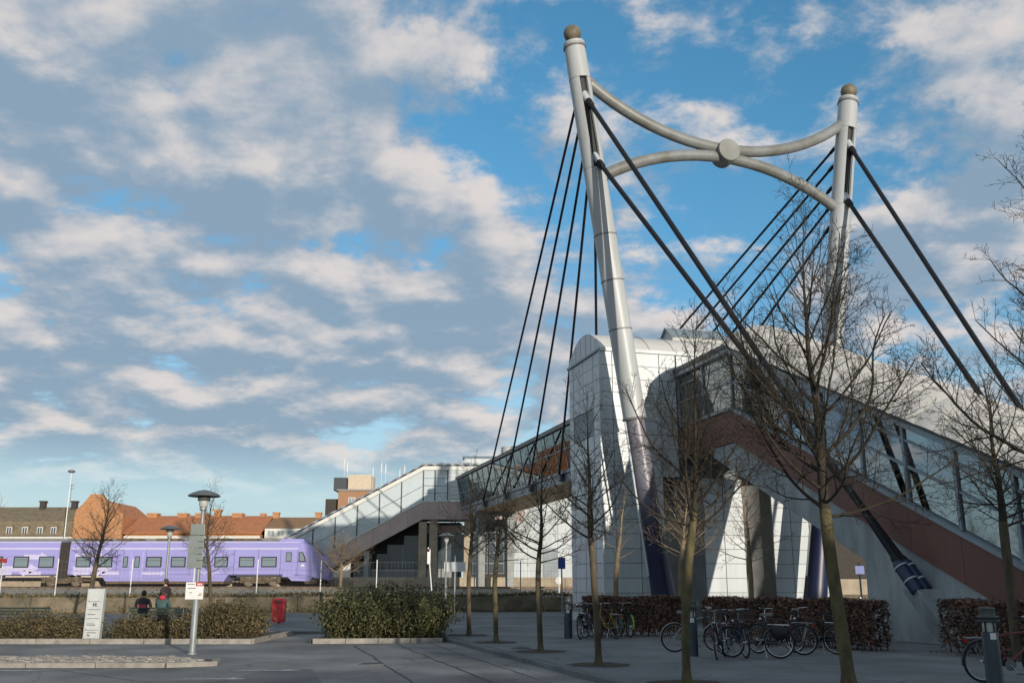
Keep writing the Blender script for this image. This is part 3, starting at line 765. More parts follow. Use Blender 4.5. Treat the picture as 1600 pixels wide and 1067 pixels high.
# floor, steps, soffit
mb = strip(MB(), AE, A0 + 4.3, .22, W - .22, ZB + .55, ZB + .75); mb.build('floor_slab', 'concrete', stair)
a = AC - .4
while a > AE:
    mb = MB(); abox(mb, a, a + .4, .24, W - .24, za(a, ZB + .76), za(a, ZB + .76) + .17); mb.build('tread', 'step', stair); a -= .4
# blind boards inside the landing
for (e0, e1) in ((9.55, 11.9), (12.1, 14.4)):
    mb = MB(); abox(mb, e0, e1, .42, .46, ZS + .9, ZS + 2.2); mb.build('blind', 'blind', stair)
# barrel roof of overlapping bowed sheets
def roofpt(a, t, lift=0.0, rise=.95):
    hb = W / 2 + .28; rad = (hb * hb + rise * rise) / (2 * rise); ha = math.asin(hb / rad); q = -ha + 2 * ha * t
    return P(a, W / 2 + (rad + lift) * math.sin(q), za(a, ZT) + .03 + (rad + lift) * math.cos(q) - (rad - rise))
a = AC + .05; i = 0
while a > AE:
    a1 = a - 1.05; vs = []; n = 19; ks = 6
    for k in range(ks + 1):
        f = k / ks; aa = a + (a1 - .04 - a) * f; lift = .045 * math.sin(math.pi * f) ** .8 + .01 + .012 * f
        for j in range(n): vs.append(roofpt(aa, j / (n - 1), lift))
    fs = [(k * n + j, (k + 1) * n + j, (k + 1) * n + j + 1, k * n + j + 1) for k in range(ks) for j in range(n - 1)]
    mb = MB(); mb._add(vs, fs); mb.build('roof_sheet', 'membrane', stair, smooth=True); a = a1
mb = MB()
pts = [roofpt(AC + .06, j / 18) for j in range(19)]; mb.prism([P(AC + .06, -.28, ZT)] + pts + [P(AC + .06, W + .28, ZT)], D3 * .05); mb.build('roof_end', 'panel', stair)
mb = MB(); abox(mb, AC + .1, A0 - .02, -.14, W + .14, ZT, ZT + .10); mb.build('landing_roof', 'fascia', stair)
# concrete girder and anchor wall below the beam
anch = thing('anchor_wall', P(-1.5, 0, 0), 'grey concrete wall under the stairway holding the cable sockets', 'concrete wall')
for b0 in (.06, W - .40):
    mb = MB()
    poly = [(11.3, ZB - .02), (11.3, 6.85), (1.3, 2.36), (1.35, -.1), (-3.6, -.1), (-5.6, za(-5.6, ZB) - .02 if za(-5.6, ZB) > 0.1 else .05), (AC, ZB - .02)]
    poly = [(11.3, ZB - .02), (11.3, 6.85), (1.3, 2.36), (1.38, -.1), (-6.0, -.1), (-6.0, za(-6.0, ZB) - .02), (AC, ZB - .02)]
    mb.prism([P(a, b0, z) for a, z in poly], P3 * .34); mb.build('wall_slab', 'concrete_pale', anch, bevel=.02)
mb = MB(); abox(mb, -5.9, 1.2, .40, W - .4, -.1, .9); mb.build('infill', 'concrete', anch)
# inclined anchorage carrying the twin sockets
def anchorage(par, sock, B_, T_):
    b0 = sum(q[0] for q in sock) / 2 + .22; sp = abs(sock[0][0] - sock[1][0])
    dirc = (P(-1.68, sum(q[0] for q in sock) / 2, 1.62) - onmast(B_, T_, 22.2)).normalized()
    mb = MB(); s_ = P3 * (.50 + max(0, sp - .44))
    f0 = P(-1.28, b0, 1.50); f1 = P(-1.98, b0, 1.50); k = 1.65 / -dirc.z
    q0, q1 = f0 + dirc * k, f1 + dirc * k
    mb.hexa([q0 - s_ * .95, q1 - s_ * .95, q1 + s_ * .62, q0 + s_ * .62, f0 - s_ * .95, f1 - s_ * .95, f1 + s_ * .62, f0 + s_ * .62]); mb.build('anchorage', 'concrete_pale', par, bevel=.02)
    for b_, aa in sock:
        mb = MB(); e = P(aa, b_, 1.62); mb.tube([e - dirc * .78, e - dirc * .7, e - dirc * .1, e + dirc * .22], [.15, .185, .20, .20], 16)
        sl_ = mb.build('socket_sleeve', 'navy', par, smooth=True)
        for k_ in (.62, .16):
            mb = MB(); mb.tube([e - dirc * k_, e - dirc * (k_ - .05)], .215, 16); mb.build('clamp_ring', 'lug', sl_, smooth=True)
anchorage(anch, ((-.56, -1.75), (-.20, -1.62)), LB, LT)
anch2 = thing('cable_anchor', P(-1.7, 6.9, 0), 'concrete cable anchor beyond the stairway, seen through its glass', 'cable anchor')
anchorage(anch2, ((7.3, -1.75), (6.5, -1.62)), RB, RT)

# ================================================================== footbridge over the tracks
br = thing('footbridge', P(40, 1.8, 7.8), 'long glazed footbridge crossing above the railway tracks', 'footbridge')
BA0, BA1 = A1 - .2, 62.0
for sd in (0, 1):
    s_ = 1 if sd == 0 else -1
    def bb(x): return x if sd == 0 else W - x
    def q(b_out, z): return b_out, z
    lean = -.42
    mb = MB(); x0, x1 = sorted((bb(0), bb(.3))); abox(mb, BA0, BA1, x0, x1, 7.84, 8.36); mb.build('edge_beam', 'frame', br)
    mb = MB(); x0, x1 = sorted((bb(-.14), bb(.32))); abox(mb, BA0, BA1, x0, x1, 8.362, 8.55); mb.build('sill', 'frame', br)
    mb = MB(); x0, x1 = sorted((bb(lean - .22), bb(lean + .3))); abox(mb, BA0, BA1, x0, x1, 11.08, 11.28); mb.build('eaves_beam', 'fascia', br)
    nbay = 22; ln = (BA1 - BA0) / nbay
    def lp(a, f): return P(a, bb(lean * f), 8.55 + 2.53 * f)
    mb = MB(); bar(mb, lp(BA0, .5), lp(BA1, .5), .08, .08); mb.build('mid_rail', 'frame_dark' if 0 else 'frame', br)
    for i in range(nbay + 1):
        a = BA0 + i * ln
        mb = MB(); bar(mb, lp(a, 0), lp(a, 1), .09, .12, up=D3); mb.build('mullion', 'frame', br)
        if i < nbay:
            for f0, f1 in ((.0, .5), (.5, 1.0)):
                mb = MB(); slabq(mb, [lp(a + .05, f0 + .02), lp(a + ln - .05, f0 + .02), lp(a + ln - .05, f1 - .02), lp(a + .05, f1 - .02)], .02); mb.build('pane', 'glass_bridge', br)
        if i % 4 == 0 and i + 2 <= nbay:
            mb = MB(); mb.tube([P(a, bb(.18), 8.55), P(a + 2 * ln, bb(.18), 11.05)], .032, 8)
            if i + 4 <= nbay: mb.tube([P(a + 2 * ln, bb(.18), 11.05), P(a + 4 * ln, bb(.18), 8.55)], .032, 8)
            mb.build('truss_diagonal', 'frame', br)
mb = MB(); abox(mb, BA0, BA1, .3, W - .3, 7.95, 8.3); mb.build('deck', 'concrete', br)
# roof
rf = MB(); n = 9; vs = []
def brp(a, t): 
    b = -.68 + (W + 1.36) * t; return P(a, b, 11.30 + .42 * (1 - (2 * t - 1) ** 2))
na = 22
for i in range(na):
    a0 = BA0 + (BA1 - BA0) * i / na; a1 = BA0 + (BA1 - BA0) * (i + 1) / na
    mb = MB(); vs = [brp(a0 + .01, k / 8) for k in range(9)] + [brp(a1 - .01, k / 8) for k in range(9)]
    mb._add(vs, [(k, k + 1, 9 + k + 1, 9 + k) for k in range(8)]); mb.build('roof_sheet', 'fascia', br, smooth=True)
# boarded soffit
nbd = 22
for k in range(nbd):
    b0 = .02 + (W - .04) * k / nbd; b1 = .02 + (W - .04) * (k + 1) / nbd
    mb = MB(); abox(mb, BA0, BA1, b0 + .006, b1 - .006, 7.80, 7.835); mb.build('soffit_board', 'wood', br)
for k in range(1, 5):   # cable brackets
    for sd in (0, 1):
        a = ga[k - 1]; b = -.30 if sd == 0 else W + .30
        mb = MB(); abox(mb, a - .25, a + .25, min(b, b + (.3 if sd == 0 else -.3)), max(b, b + (.3 if sd == 0 else -.3)), 7.9, 8.33); mb.build('cable_bracket', 'navy', br)
vt = thing('roof_vent', P(48.5, 1.0, 11.5), 'white louvred round vent on the footbridge roof', 'vent')
mb = MB(); prof = []
for k in range(6): prof += [(.62, .25 + k * .14), (.74, .25 + k * .14), (.62, .37 + k * .14)]
mb.lathe([(.55, 0)] + prof + [(.3, 1.12)], P(48.5, 1.0, 11.35), UZ, 20); mb.build('cowl', 'white_paint', vt, smooth=True)
# dark lilac-blue pier carrying the bridge beside the track
pr = thing('bridge_pier', P(58, 1.8, 1), 'concrete trestle carrying the footbridge beyond the near track', 'pier')
for b in (.5, W - .5):
    mb = MB(); mb.hexa([P(56.0, b - .3, 1), P(56.0, b + .3, 1), P(56.7, b + .3, 1), P(56.7, b - .3, 1), P(55.9, b - .35, 7.5), P(55.9, b + .35, 7.5), P(56.8, b + .35, 7.5), P(56.8, b - .35, 7.5)]); mb.build('column', 'concrete', pr, bevel=.03)
mb = MB(); abox(mb, 55.9, 56.8, -.1, W + .1, 7.5, 7.78); mb.build('crosshead', 'concrete', pr)

# ================================================================== far stairway on the platform
fs_ = thing('platform_stairway', (-10, 91.5, 2.28), 'glazed platform stairway with pinkish beam and scalloped roof edge', 'stairway')
FY, FY2 = 91.5, 95.5
XB, XR, XE = -8.4, 1.2, -21.0
SLF = .535
def zf(x, z): return z - SLF * max(0, XB - x)
def fstrip(mb, x0, x1, y0, y1, zl, zh):
    def one(p, q):
        mb.hexa([(p, y0, zf(p, zl)), (q, y0, zf(q, zl)), (q, y1, zf(q, zl)), (p, y1, zf(p, zl)), (p, y0, zf(p, zh)), (q, y0, zf(q, zh)), (q, y1, zf(q, zh)), (p, y1, zf(p, zh))])
    if x0 < XB < x1: one(x0, XB); one(XB, x1)
    else: one(x0, x1)
    return mb
XG = -4.6
for y0 in (FY, FY2 - .2):
    # cladding of the beam in upright pieces
    x = XE + 3.2
    while x < XR - .1:
        x1 = min(x + 1.6, XR)
        if x < XB < x1: x1 = XB
        mb = fstrip(MB(), x + .008, x1 - .008, y0, y0 + .2, 7.6, 9.2); mb.build('beam_panel', 'pink_beam', fs_); x = x1
    mb = fstrip(MB(), XE, XR, y0 - .05, y0 + .25, 9.2, 9.32); mb.build('sill', 'frame_white', fs_)
    mb = fstrip(MB(), XE, XR, y0 - .1, y0 + .3, 12.2, 12.58); mb.build('eaves_beam', 'frame_white', fs_)
    xs_ = [-6.1, -7.3, XB]; x = XB
    while x > XE + 2: x -= 2.05; xs_.append(x)
    for x in xs_:
        mb = MB(); mb.box(x - .05, x + .05, y0 + .05, y0 + .15, zf(x, 9.32), zf(x, 12.2)); mb.build('mullion', 'frame_dark', fs_)
    for x1, x0 in zip(xs_[:-1], xs_[1:]):
        for zl, zh in ((9.34, 10.7), (10.78, 12.18)):
            mb = MB(); slabq(mb, [(x0 + .05, y0 + .1, zf(x0 + .05, zl)), (x1 - .05, y0 + .1, zf(x1 - .05, zl)), (x1 - .05, y0 + .1, zf(x1 - .05, zh)), (x0 + .05, y0 + .1, zf(x0 + .05, zh))], .02); mb.build('pane', 'glass_far', fs_)
    for zz in (10.05, 10.74, 11.45):
        mb = fstrip(MB(), XE if zz == 10.74 else XB, -6.1, y0 + .07, y0 + .13, zz - .03, zz + .03); mb.build('mid_rail', 'frame', fs_)
# panelled wall right of the glazing
z = 9.34
while z < 12.1:
    mb = MB(); mb.box(-6.05, -4.4, FY + .02, FY + .12, z + .01, z + .36); mb.build('wall_panel', 'panel', fs_)
    mb = MB(); mb.box(-4.38, XR, FY + .02, FY + .12, z + .01, z + .36); mb.build('wall_panel', 'panel', fs_); z += .37
mb = fstrip(MB(), XE, XR, FY + .2, FY2 - .2, 8.2, 8.5); mb.build('floor_slab', 'concrete', fs_)
x = XB
x = XR
while x > XE:      # scalloped roof sheets
    x1 = x - .85; vs = []
    for k in range(5):
        f = k / 4; xx = x + (x1 - x) * f; lf = .12 * math.sin(math.pi * f)
        for j in range(9):
            t = j / 8; vs.append((xx, FY - .2 + (FY2 - FY + .4) * t, zf(xx, 12.6) + lf + .42 * (1 - (2 * t - 1) ** 2)))
    mb = MB(); mb._add(vs, [(k * 9 + j, (k + 1) * 9 + j, (k + 1) * 9 + j + 1, k * 9 + j + 1) for k in range(4) for j in range(8)]); mb.build('roof_sheet', 'roofmetal', fs_, smooth=True); x = x1
rb_ = MB(); rb_.box(-4.6, 0.2, 93, 94.2, 13.0, 13.55); rb_.build('roof_box', 'panel', fs_)
rb_ = MB(); rb_.prism([(-4.8, 92.9, 13.5), (-4.8, 94.3, 13.5), (-4.8, 93.6, 13.8)], (5.2, 0, 0)); rb_.build('roof_box_lid', 'frame', fs_)
for x0, w_ in ((-13.8, .45), (-8.75, .75), (-7.75, .75), (-4.5, .8)):
    mb = MB(); mb.box(x0, x0 + w_, FY + .15, FY + .75, 2.25, min(zf(x0, 7.6), zf(x0 + w_, 7.6)) - .01); mb.build('pillar', 'concrete_warm' if w_ > .5 else 'concrete', fs_, bevel=.03)
# waiting hall below, dark glazing between thin posts
hall = thing('waiting_hall', (-9, 94.5, 2.28), 'dark glazed waiting hall beneath the platform stairway', 'kiosk')
mb = MB(); mb.box(-15.5, -5, 94.6, 97.5, 2.25, 7.5); mb.build('back_wall', 'dark', hall)
x = -15.2
while x < -5.2:
    mb = MB(); mb.box(x, x + 1.5, 94.45, 94.5, 3.2, min(6.4, max(3.4, zf(x, 7.3)))); mb.build('pane', 'window_glass', hall)
    mb = MB(); mb.box(x + 1.5, x + 1.6, 94.35, 94.55, 2.28, min(6.5, max(3.4, zf(x, 7.3)))); mb.build('post', 'frame', hall); x += 1.6
mb = MB(); mb.box(-15.2, -5.2, 94.3, 94.44, 2.28, 3.15); mb.build('plinth', 'concrete', hall)
mb = MB(); mb.box(-9, -4.6, 94.2, 94.4, 6.45, 7.2); mb.build('lintel', 'pink_beam', hall)

# white lift building behind the bridge
wb = thing('platform_building', (3, 97, 2.28), 'white panelled platform building below the footbridge soffit', 'building')
mb = MB(); mb.box(-.0, 11, 97.1, 102, 2.2, 11.0); mb.build('core', 'joint', wb)
z = 2.28
for r in range(6):
    h = 1.42
    for c in range(6):
        x0 = .02 + c * 1.5
        if c in (1, 2) and r in (0, 1) and False: continue
        if c == 2 and r in (0, 1): continue
        mb = MB(); mb.box(x0 + .012, x0 + 1.488, 97.0, 97.1, z + .012, z + h - .012); mb.build('panel', 'panel', wb)
    z += h
mb = MB(); mb.box(3.05, 4.5, 97.05, 97.09, 2.3, 5.1); w_ = mb.build('window', 'frame', wb)
for k in range(4):
    mb = MB(); mb.box(3.12, 4.43, 97.02, 97.05, 2.36 + k * .7, 2.98 + k * .7); mb.build('pane', 'window_glass_pale', w_)
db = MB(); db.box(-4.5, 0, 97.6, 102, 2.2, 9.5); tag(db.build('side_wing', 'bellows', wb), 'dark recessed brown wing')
for k in range(5):
    mb = MB(); mb.box(-3.9 + k * .82, -3.25 + k * .82, 97.5, 97.6, 2.7, 8.8); pw = mb.build('wing_window', 'frame', wb)
    for j in range(6):
        mb = MB(); mb.box(-3.86 + k * .82, -3.29 + k * .82, 97.46, 97.5, 2.76 + j * 1.0, 3.66 + j * 1.0); mb.build('pane', 'window_glass', pw)

# ================================================================== purple train
tr = thing('train', (-28, 87.5, 1.5), 'purple regional train with pale arrows standing at the platform', 'train')
TC = 87.5
def section(x, hw, zt, zb, rt=.45, rbm=.12):
    pts = []
    hw2 = hw
    prof_ = [(-hw2, zb + rbm), (-hw2, zb + .9), (-hw2, zt - rt - .35), (-hw2 * .985, zt - rt), (-hw2 * .93, zt - rt * .45), (-hw2 * .78, zt - rt * .12), (-hw2 * .5, zt - .02), (0, zt),
             (hw2 * .5, zt - .02), (hw2 * .78, zt - rt * .12), (hw2 * .93, zt - rt * .45), (hw2 * .985, zt - rt), (hw2, zt - rt - .35), (hw2, zb + .9), (hw2, zb + rbm), (hw2 * .9, zb), (-hw2 * .9, zb)]
    return [(x, TC + y, z) for y, z in prof_]
def loft(mb, secs, matf):
    n = len(secs[0]); vs = [p for s in secs for p in s]; o = len(mb.v); mb.v += vs
    for i in range(len(secs) - 1):
        for k in range(n):
            k2 = (k + 1) % n
            mb.f.append((o + i * n + k, o + (i + 1) * n + k, o + (i + 1) * n + k2, o + i * n + k2)); mb.mi.append(matf(i, k, secs[i]))
    mb.f.append(tuple(o + k for k in range(n))); mb.mi.append(0)
    mb.f.append(tuple(o + (len(secs) - 1) * n + k for k in range(n - 1, -1, -1))); mb.mi.append(0)
mb = MB()
secs = [section(-38.72, 1.48, 5.42, 2.42), section(-30, 1.48, 5.42, 2.42), section(-20.2, 1.48, 5.42, 2.42), section(-18.6, 1.47, 5.42, 2.40),
        section(-18.1, 1.46, 5.28, 2.35), section(-17.6, 1.43, 4.98, 2.25, .42), section(-17.1, 1.38, 4.55, 2.15, .40), section(-16.7, 1.31, 4.15, 2.08, .36),
        section(-16.35, 1.20, 3.78, 2.03, .33), section(-16.1, 1.05, 3.50, 2.0, .3), section(-15.97, .86, 3.28, 2.02, .3), section(-15.92, .6, 3.0, 2.1, .2)]
loft(mb, secs, lambda i, k, s: 2 if (i in (4, 5, 6) and 5 <= k <= 8) else (1 if (4 <= k <= 9 and i < 3) else 0))
body = mb.build('coach_body', ['train', 'train_roof', 'train_navy'], tr, smooth=True)
mb = MB(); loft(mb, [section(-62, 1.48, 5.42, 2.42), section(-39.62, 1.48, 5.42, 2.42)], lambda i, k, s: 1 if 4 <= k <= 9 else 0)
body2 = mb.build('coach_body', ['train', 'train_roof'], tr, smooth=True)
bel = MB()
for k in range(9):
    x0 = -39.62 + k * .1; bel.box(x0, x0 + .055, TC - 1.36, TC + 1.36, 2.2, 5.28); bel.box(x0 + .055, x0 + .1, TC - 1.28, TC + 1.28, 2.25, 5.22)
bel.build('bellows', 'bellows', tr)
ys = TC - 1.48
def on_side(mb, pts, th=.012):       # flat shape on the near side, (x,z) list
    mb.prism([(x, ys + .0, z) for x, z in pts], (0, -th, 0)); return mb
# roof-edge pale band, lower skirts
for x0, x1, bdy in ((-38.72, -18.7, body), (-62, -39.62, body2)):
    mb = on_side(MB(), [(x0, 4.78), (x1, 4.78), (x1, 4.64), (x0, 4.64)], .006); mb.build('pale_band', 'train_pale', bdy)
for x0, x1, bdy in ((-36.3, -24.2, body), (-59, -45.0, body2)):
    mb = MB(); mb.prism([(x0 + .5, ys + .02, 2.5), (x1 - .5, ys + .02, 2.5), (x1 - .9, ys + .05, 1.93), (x0 + .9, ys + .05, 1.93)][::1], (0, 2.9, 0)); mb.build('skirt', 'train', bdy)
    mb = MB(); mb.box(x0 + .9, x1 - .9, TC - 1.3, TC + 1.3, 1.72, 1.93); mb.build('underframe', 'bogie', bdy)
mb = MB(); mb.prism([(-19.7, ys + .05, 2.45), (-18.2, ys + .05, 2.45), (-17.4, ys + .1, 2.3), (-17.6, ys + .2, 1.95), (-19.2, ys + .06, 1.98)], (0, 2.7, 0)); mb.build('skirt', 'train', body)
mb = MB(); mb.prism([(-18.3, ys + .3, 2.1), (-16.6, ys + .5, 2.08), (-16.4, ys + .6, 1.75), (-18.0, ys + .35, 1.72)], (0, 2.0, 0)); mb.build('plough', 'bogie', body)
# arrows
def arrow(xc, z0, L_, h, flip, bdy, m_='train_pale'):
    s_ = -1 if flip else 1; hd = h * .9
    pts = [(xc - s_ * L_ / 2, z0 - h * .25), (xc + s_ * (L_ / 2 - hd), z0 - h * .25), (xc + s_ * (L_ / 2 - hd), z0 - h * .5), (xc + s_ * L_ / 2, z0), (xc + s_ * (L_ / 2 - hd), z0 + h * .5), (xc + s_ * (L_ / 2 - hd), z0 + h * .25), (xc - s_ * L_ / 2, z0 + h * .25)]
    mb = on_side(MB(), pts, .005); mb.build('arrow_print', m_, bdy)
for xc, z0, L_, h, fl, bd_ in ((-36.6, 3.0, 3.4, .9, False, body), (-36.9, 4.1, 2.6, .8, False, body), (-35.3, 2.62, 2.4, .55, True, body), (-37.6, 2.6, 1.6, .5, True, body), (-33.3, 2.66, 1.9, .5, False, body), (-31.2, 2.6, 2.0, .42, False, body),
                               (-43.2, 3.0, 3.8, .9, False, body2), (-41.6, 4.0, 2.2, .8, False, body2), (-42.0, 2.62, 1.9, .55, True, body2), (-44.6, 2.6, 2.0, .5, True, body2), (-47, 3.1, 3.0, .9, False, body2), (-46.6, 4.1, 2.4, .8, False, body2)):
    arrow(xc, z0, L_, h, fl, bd_)
# windows
def train_window(x0, x1, z0, z1, bdy):
    mb = on_side(MB(), [(x0, z0), (x1, z0), (x1, z1), (x0, z1)], .03); f = mb.build('window', 'rubber', bdy, bevel=.012)
    mb = MB(); mb.box(x0 + .1, x1 - .1, ys - .045, ys - .03, z0 + .1, z1 - .1); mb.build('pane', 'window_mirror', f)
    mb = MB(); mb.box(x0 + .07, x1 - .07, ys - .049, ys - .045, z1 - .30, z1 - .27); mb.build('vent_bar', 'rubber', f)
for x0, x1 in ((-38.1, -36.8), (-36.2, -34.9), (-31.95, -30.6), (-29.8, -28.5), (-27.6, -26.4), (-26.0, -24.8), (-23.85, -22.5), (-21.9, -20.55)): train_window(x0, x1, 3.12, 4.02, body)
for x0, x1 in ((-43.55, -42.2), (-41.35, -40.0), (-45.8, -44.5), (-48, -46.7)):
    train_window(x0, x1, 3.08, 4.05, body2)
for x0, x1 in ((-34.25, -33.28), (-33.24, -32.25)):
    mb = on_side(MB(), [(x0, 2.0), (x1, 2.0), (x1, 4.5), (x0, 4.5)], .02); d_ = mb.build('door', 'train', body, bevel=.01)
    mb = MB(); mb.box(x0 + .28, x1 - .27, ys - .045, ys - .02, 3.1, 4.05); wdw = mb.build('door_window', 'rubber', d_)
    mb = MB(); mb.box(x0 + .34, x1 - .33, ys - .055, ys - .045, 3.17, 3.98); mb.build('pane', 'window_mirror', d_)
mb = on_side(MB(), [(-20.0, 2.3), (-19.0, 2.3), (-19.0, 4.55), (-20.0, 4.55)], .02); d_ = mb.build('door', 'train', body, bevel=.01)
mb = MB(); mb.box(-19.77, -19.27, ys - .04, ys - .02, 3.6, 4.4); mb.build('door_window', 'rubber', d_)
mb = MB(); mb.box(-19.72, -19.32, ys - .05, ys - .04, 3.66, 4.34); mb.build('pane', 'window_mirror', d_)
mb = on_side(MB(), [(-18.65, 3.58), (-18.0, 3.58), (-18.1, 4.0), (-18.3, 4.42), (-18.65, 4.42)], .02); d_ = mb.build('cab_window', 'rubber', body)
mb = on_side(MB(), [(-18.58, 3.66), (-18.1, 3.66), (-18.2, 4.0), (-18.36, 4.35), (-18.58, 4.35)], .03); mb.build('pane', 'window_mirror', d_)
mb = MB(); mb.prism([(-16.62, TC - 1.24, 3.62), (-16.3, TC - 1.10, 3.36), (-16.02, TC - .95, 3.1), (-16.1, TC - 1.02, 3.05), (-16.4, TC - 1.17, 3.28)], (.03, -.06, .03)); mb.build('headlight', 'train_navy', body)
mb = on_side(MB(), [(-18.45, 3.2), (-18.1, 3.2), (-18.27, 3.44)], .006); mb.build('warning_print', 'sign_white', body)
mb = MB(); mb.box(-21.3, -20.7, ys + .1, ys + .25, 5.2, 5.35)
mb = MB(); mb.prism([(-20.6, TC - 1.25, 5.35), (-18.2, TC - 1.25, 5.25), (-18.4, TC - 1.2, 5.56), (-20.2, TC - 1.2, 5.6)], (0, 2.45, 0)); mb.build('roof_fairing', 'train', body, bevel=.03)
for x0 in (-38, -35, -31.5, -27.5, -24.6):
    mb = MB(); mb.box(x0, x0 + 2.0, TC - .9, TC + .9, 5.40, 5.62); mb.build('roof_unit', 'bogie', body, bevel=.04)
for x0 in (-37.0 + .4, -34.55, -32.0, -30.2, -28.15, -26.2, -24.3, -22.2, -20.25, -18.75):
    mb = MB(); mb.box(x0, x0 + .025, ys - .004, ys + .02, 2.45, 4.75); mb.build('panel_seam', 'train_navy', body)
for bdy, x0, x1 in ((body, -38.7, -18.7), (body2, -62, -39.65)):
    mb = MB(); mb.box(x0, x1, ys - .004, ys + .02, 2.98, 3.0); mb.build('panel_seam', 'bogie', bdy)
# lettering on the side
tx = bpy.data.curves.new('lettering', 'FONT'); tx.body = 'Pågatågen'; tx.size = .46; tx.extrude = .002
to = bpy.data.objects.new('lettering', tx); COL.objects.link(to); dg = bpy.context.evaluated_depsgraph_get()
tme = bpy.data.meshes.new_from_object(to.evaluated_get(dg)); bpy.data.objects.remove(to)
to = bpy.data.objects.new('lettering', tme); COL.objects.link(to); to.parent = body; tme.materials.clear(); tme.materials.append(M['train_pale'])
to.matrix_local = Matrix.Translation((-27.3 + 28, ys - .008 - 87.5, 2.55 - 1.5)) @ Matrix.Rotation(R(90), 4, 'X')
def bogie(xc, jac=False):
    t = MB()
    t.box(xc - 1.75, xc + 1.75, TC - 1.05, TC - .8, 1.95, 2.18); t.box(xc - .5, xc + .5, TC - 1.1, TC - .75, 1.75, 2.35)
    for k in (-1.6, -.6, .6, 1.6): t.box(xc + k - .16, xc + k + .16, TC - 1.15, TC - .85, 1.8, 2.3)
    t.tube([(xc - .35, TC - 1.15, 2.0), (xc - .35, TC - 1.15, 2.42)], .13, 10); t.tube([(xc + .35, TC - 1.15, 2.0), (xc + .35, TC - 1.15, 2.42)], .13, 10)
    t.box(xc - 1.75, xc + 1.75, TC + .8, TC + 1.05, 1.95, 2.18)
    o = t.build('bogie', 'bogie', tr)
    for dx in (-1.1, 1.1):
        w_ = MB(); w_.lathe([(.1, -.02), (.36, 0), (.43, .02), (.43, .12), (.46, .14), (.46, .16), (.1, .17)], (xc + dx, TC - .86, 1.94), (0, 1, 0), 24)
        w_.build('wheel', 'wheel_steel', o, smooth=True)
for xc in (-22.0, -39.3, -60.5): bogie(xc)

# ================================================================== fence posts and small signals along the track
fn = thing('mesh_fence', (-10, 63, .9), 'thin wire mesh fence with slim pale posts along the railway', 'fence')
fx = [-34.2, -31.6, -27.2, -23.0, -19.4, -15.7, -11.9, -8.5, -4.5, -2.4, .55, 3.2]
fy = lambda x: wy(x) + 1.1
for i, x in enumerate(fx):
    mb = MB(); mb.tube([(x, fy(x), .85), (x, fy(x), 3.15)], .035, 8); mb.build('post', 'white_paint' if x < -8 else 'galv', fn, smooth=True)
mb = MB()
for x0, x1 in zip(fx[:-1], fx[1:]):
    for zz in (1.0, 1.5, 2.0, 2.5, 3.0): mb.tube([(x0, fy(x0), zz), (x1, fy(x1), zz)], .007, 3, caps=False)
    n = int((x1 - x0) / .22)
    for k in range(1, n):
        xx = x0 + (x1 - x0) * k / n; mb.tube([(xx, fy(xx), 1.0), (xx, fy(xx), 3.0)], .004, 3, caps=False)
tag(mb.build('wire_mesh', 'galv', fn), kind='stuff')
for j, x in enumerate((3.6, 6.6)):
    sg = thing('track_signal', (x, 76, 1.0), ['small white track signal on a short post, left of the pair', 'small white track signal on a short post beside the tower edge'][j], 'signal', 'track signals')
    mb = MB(); mb.tube([(x, 76, 1.0), (x, 76, 1.75)], .05, 8); mb.build('post', 'white_paint', sg)
    mb = MB(); mb.lathe([(.1, 0), (.27, .02), (.27, .1), (.1, .14)], (x, 76.0, 1.95), (0, -1, 0), 16); mb.build('lens_disc', 'white_paint', sg)
# ================================================================== houses behind
def windows(parent, rects, y, frame='white_paint', pane='window_glass'):
    for x0, x1, z0, z1 in rects:
        mb = MB(); mb.box(x0, x1, y - .08, y + .02, z0, z1); f = mb.build('window', frame, parent)
        xm = (x0 + x1) / 2
        for a, b in ((x0 + .1, xm - .05), (xm + .05, x1 - .1)):
            mb = MB(); mb.box(a, b, y - .1, y - .08, z0 + .1, z1 - .1); mb.build('pane', pane, f)
def gable_roof(x0, x1, y0, y1, ze, zr, over=.5):
    ym = (y0 + y1) / 2; mb = MB()
    slabq(mb, [(x0, y0 - over, ze), (x1, y0 - over, ze), (x1, ym, zr), (x0, ym, zr)], .22)
    slabq(mb, [(x1, y1 + over, ze), (x0, y1 + over, ze), (x0, ym, zr), (x1, ym, zr)], .22)
    return mb
def chimney(parent, x, y, z0, z1, w, m_):
    mb = MB(); mb.box(x - w / 2, x + w / 2, y - w / 2, y + w / 2, z0, z1 - .25); mb.box(x - w / 2 - .1, x + w / 2 + .1, y - w / 2 - .1, y + w / 2 + .1, z1 - .25, z1); mb.build('chimney', m_, parent)
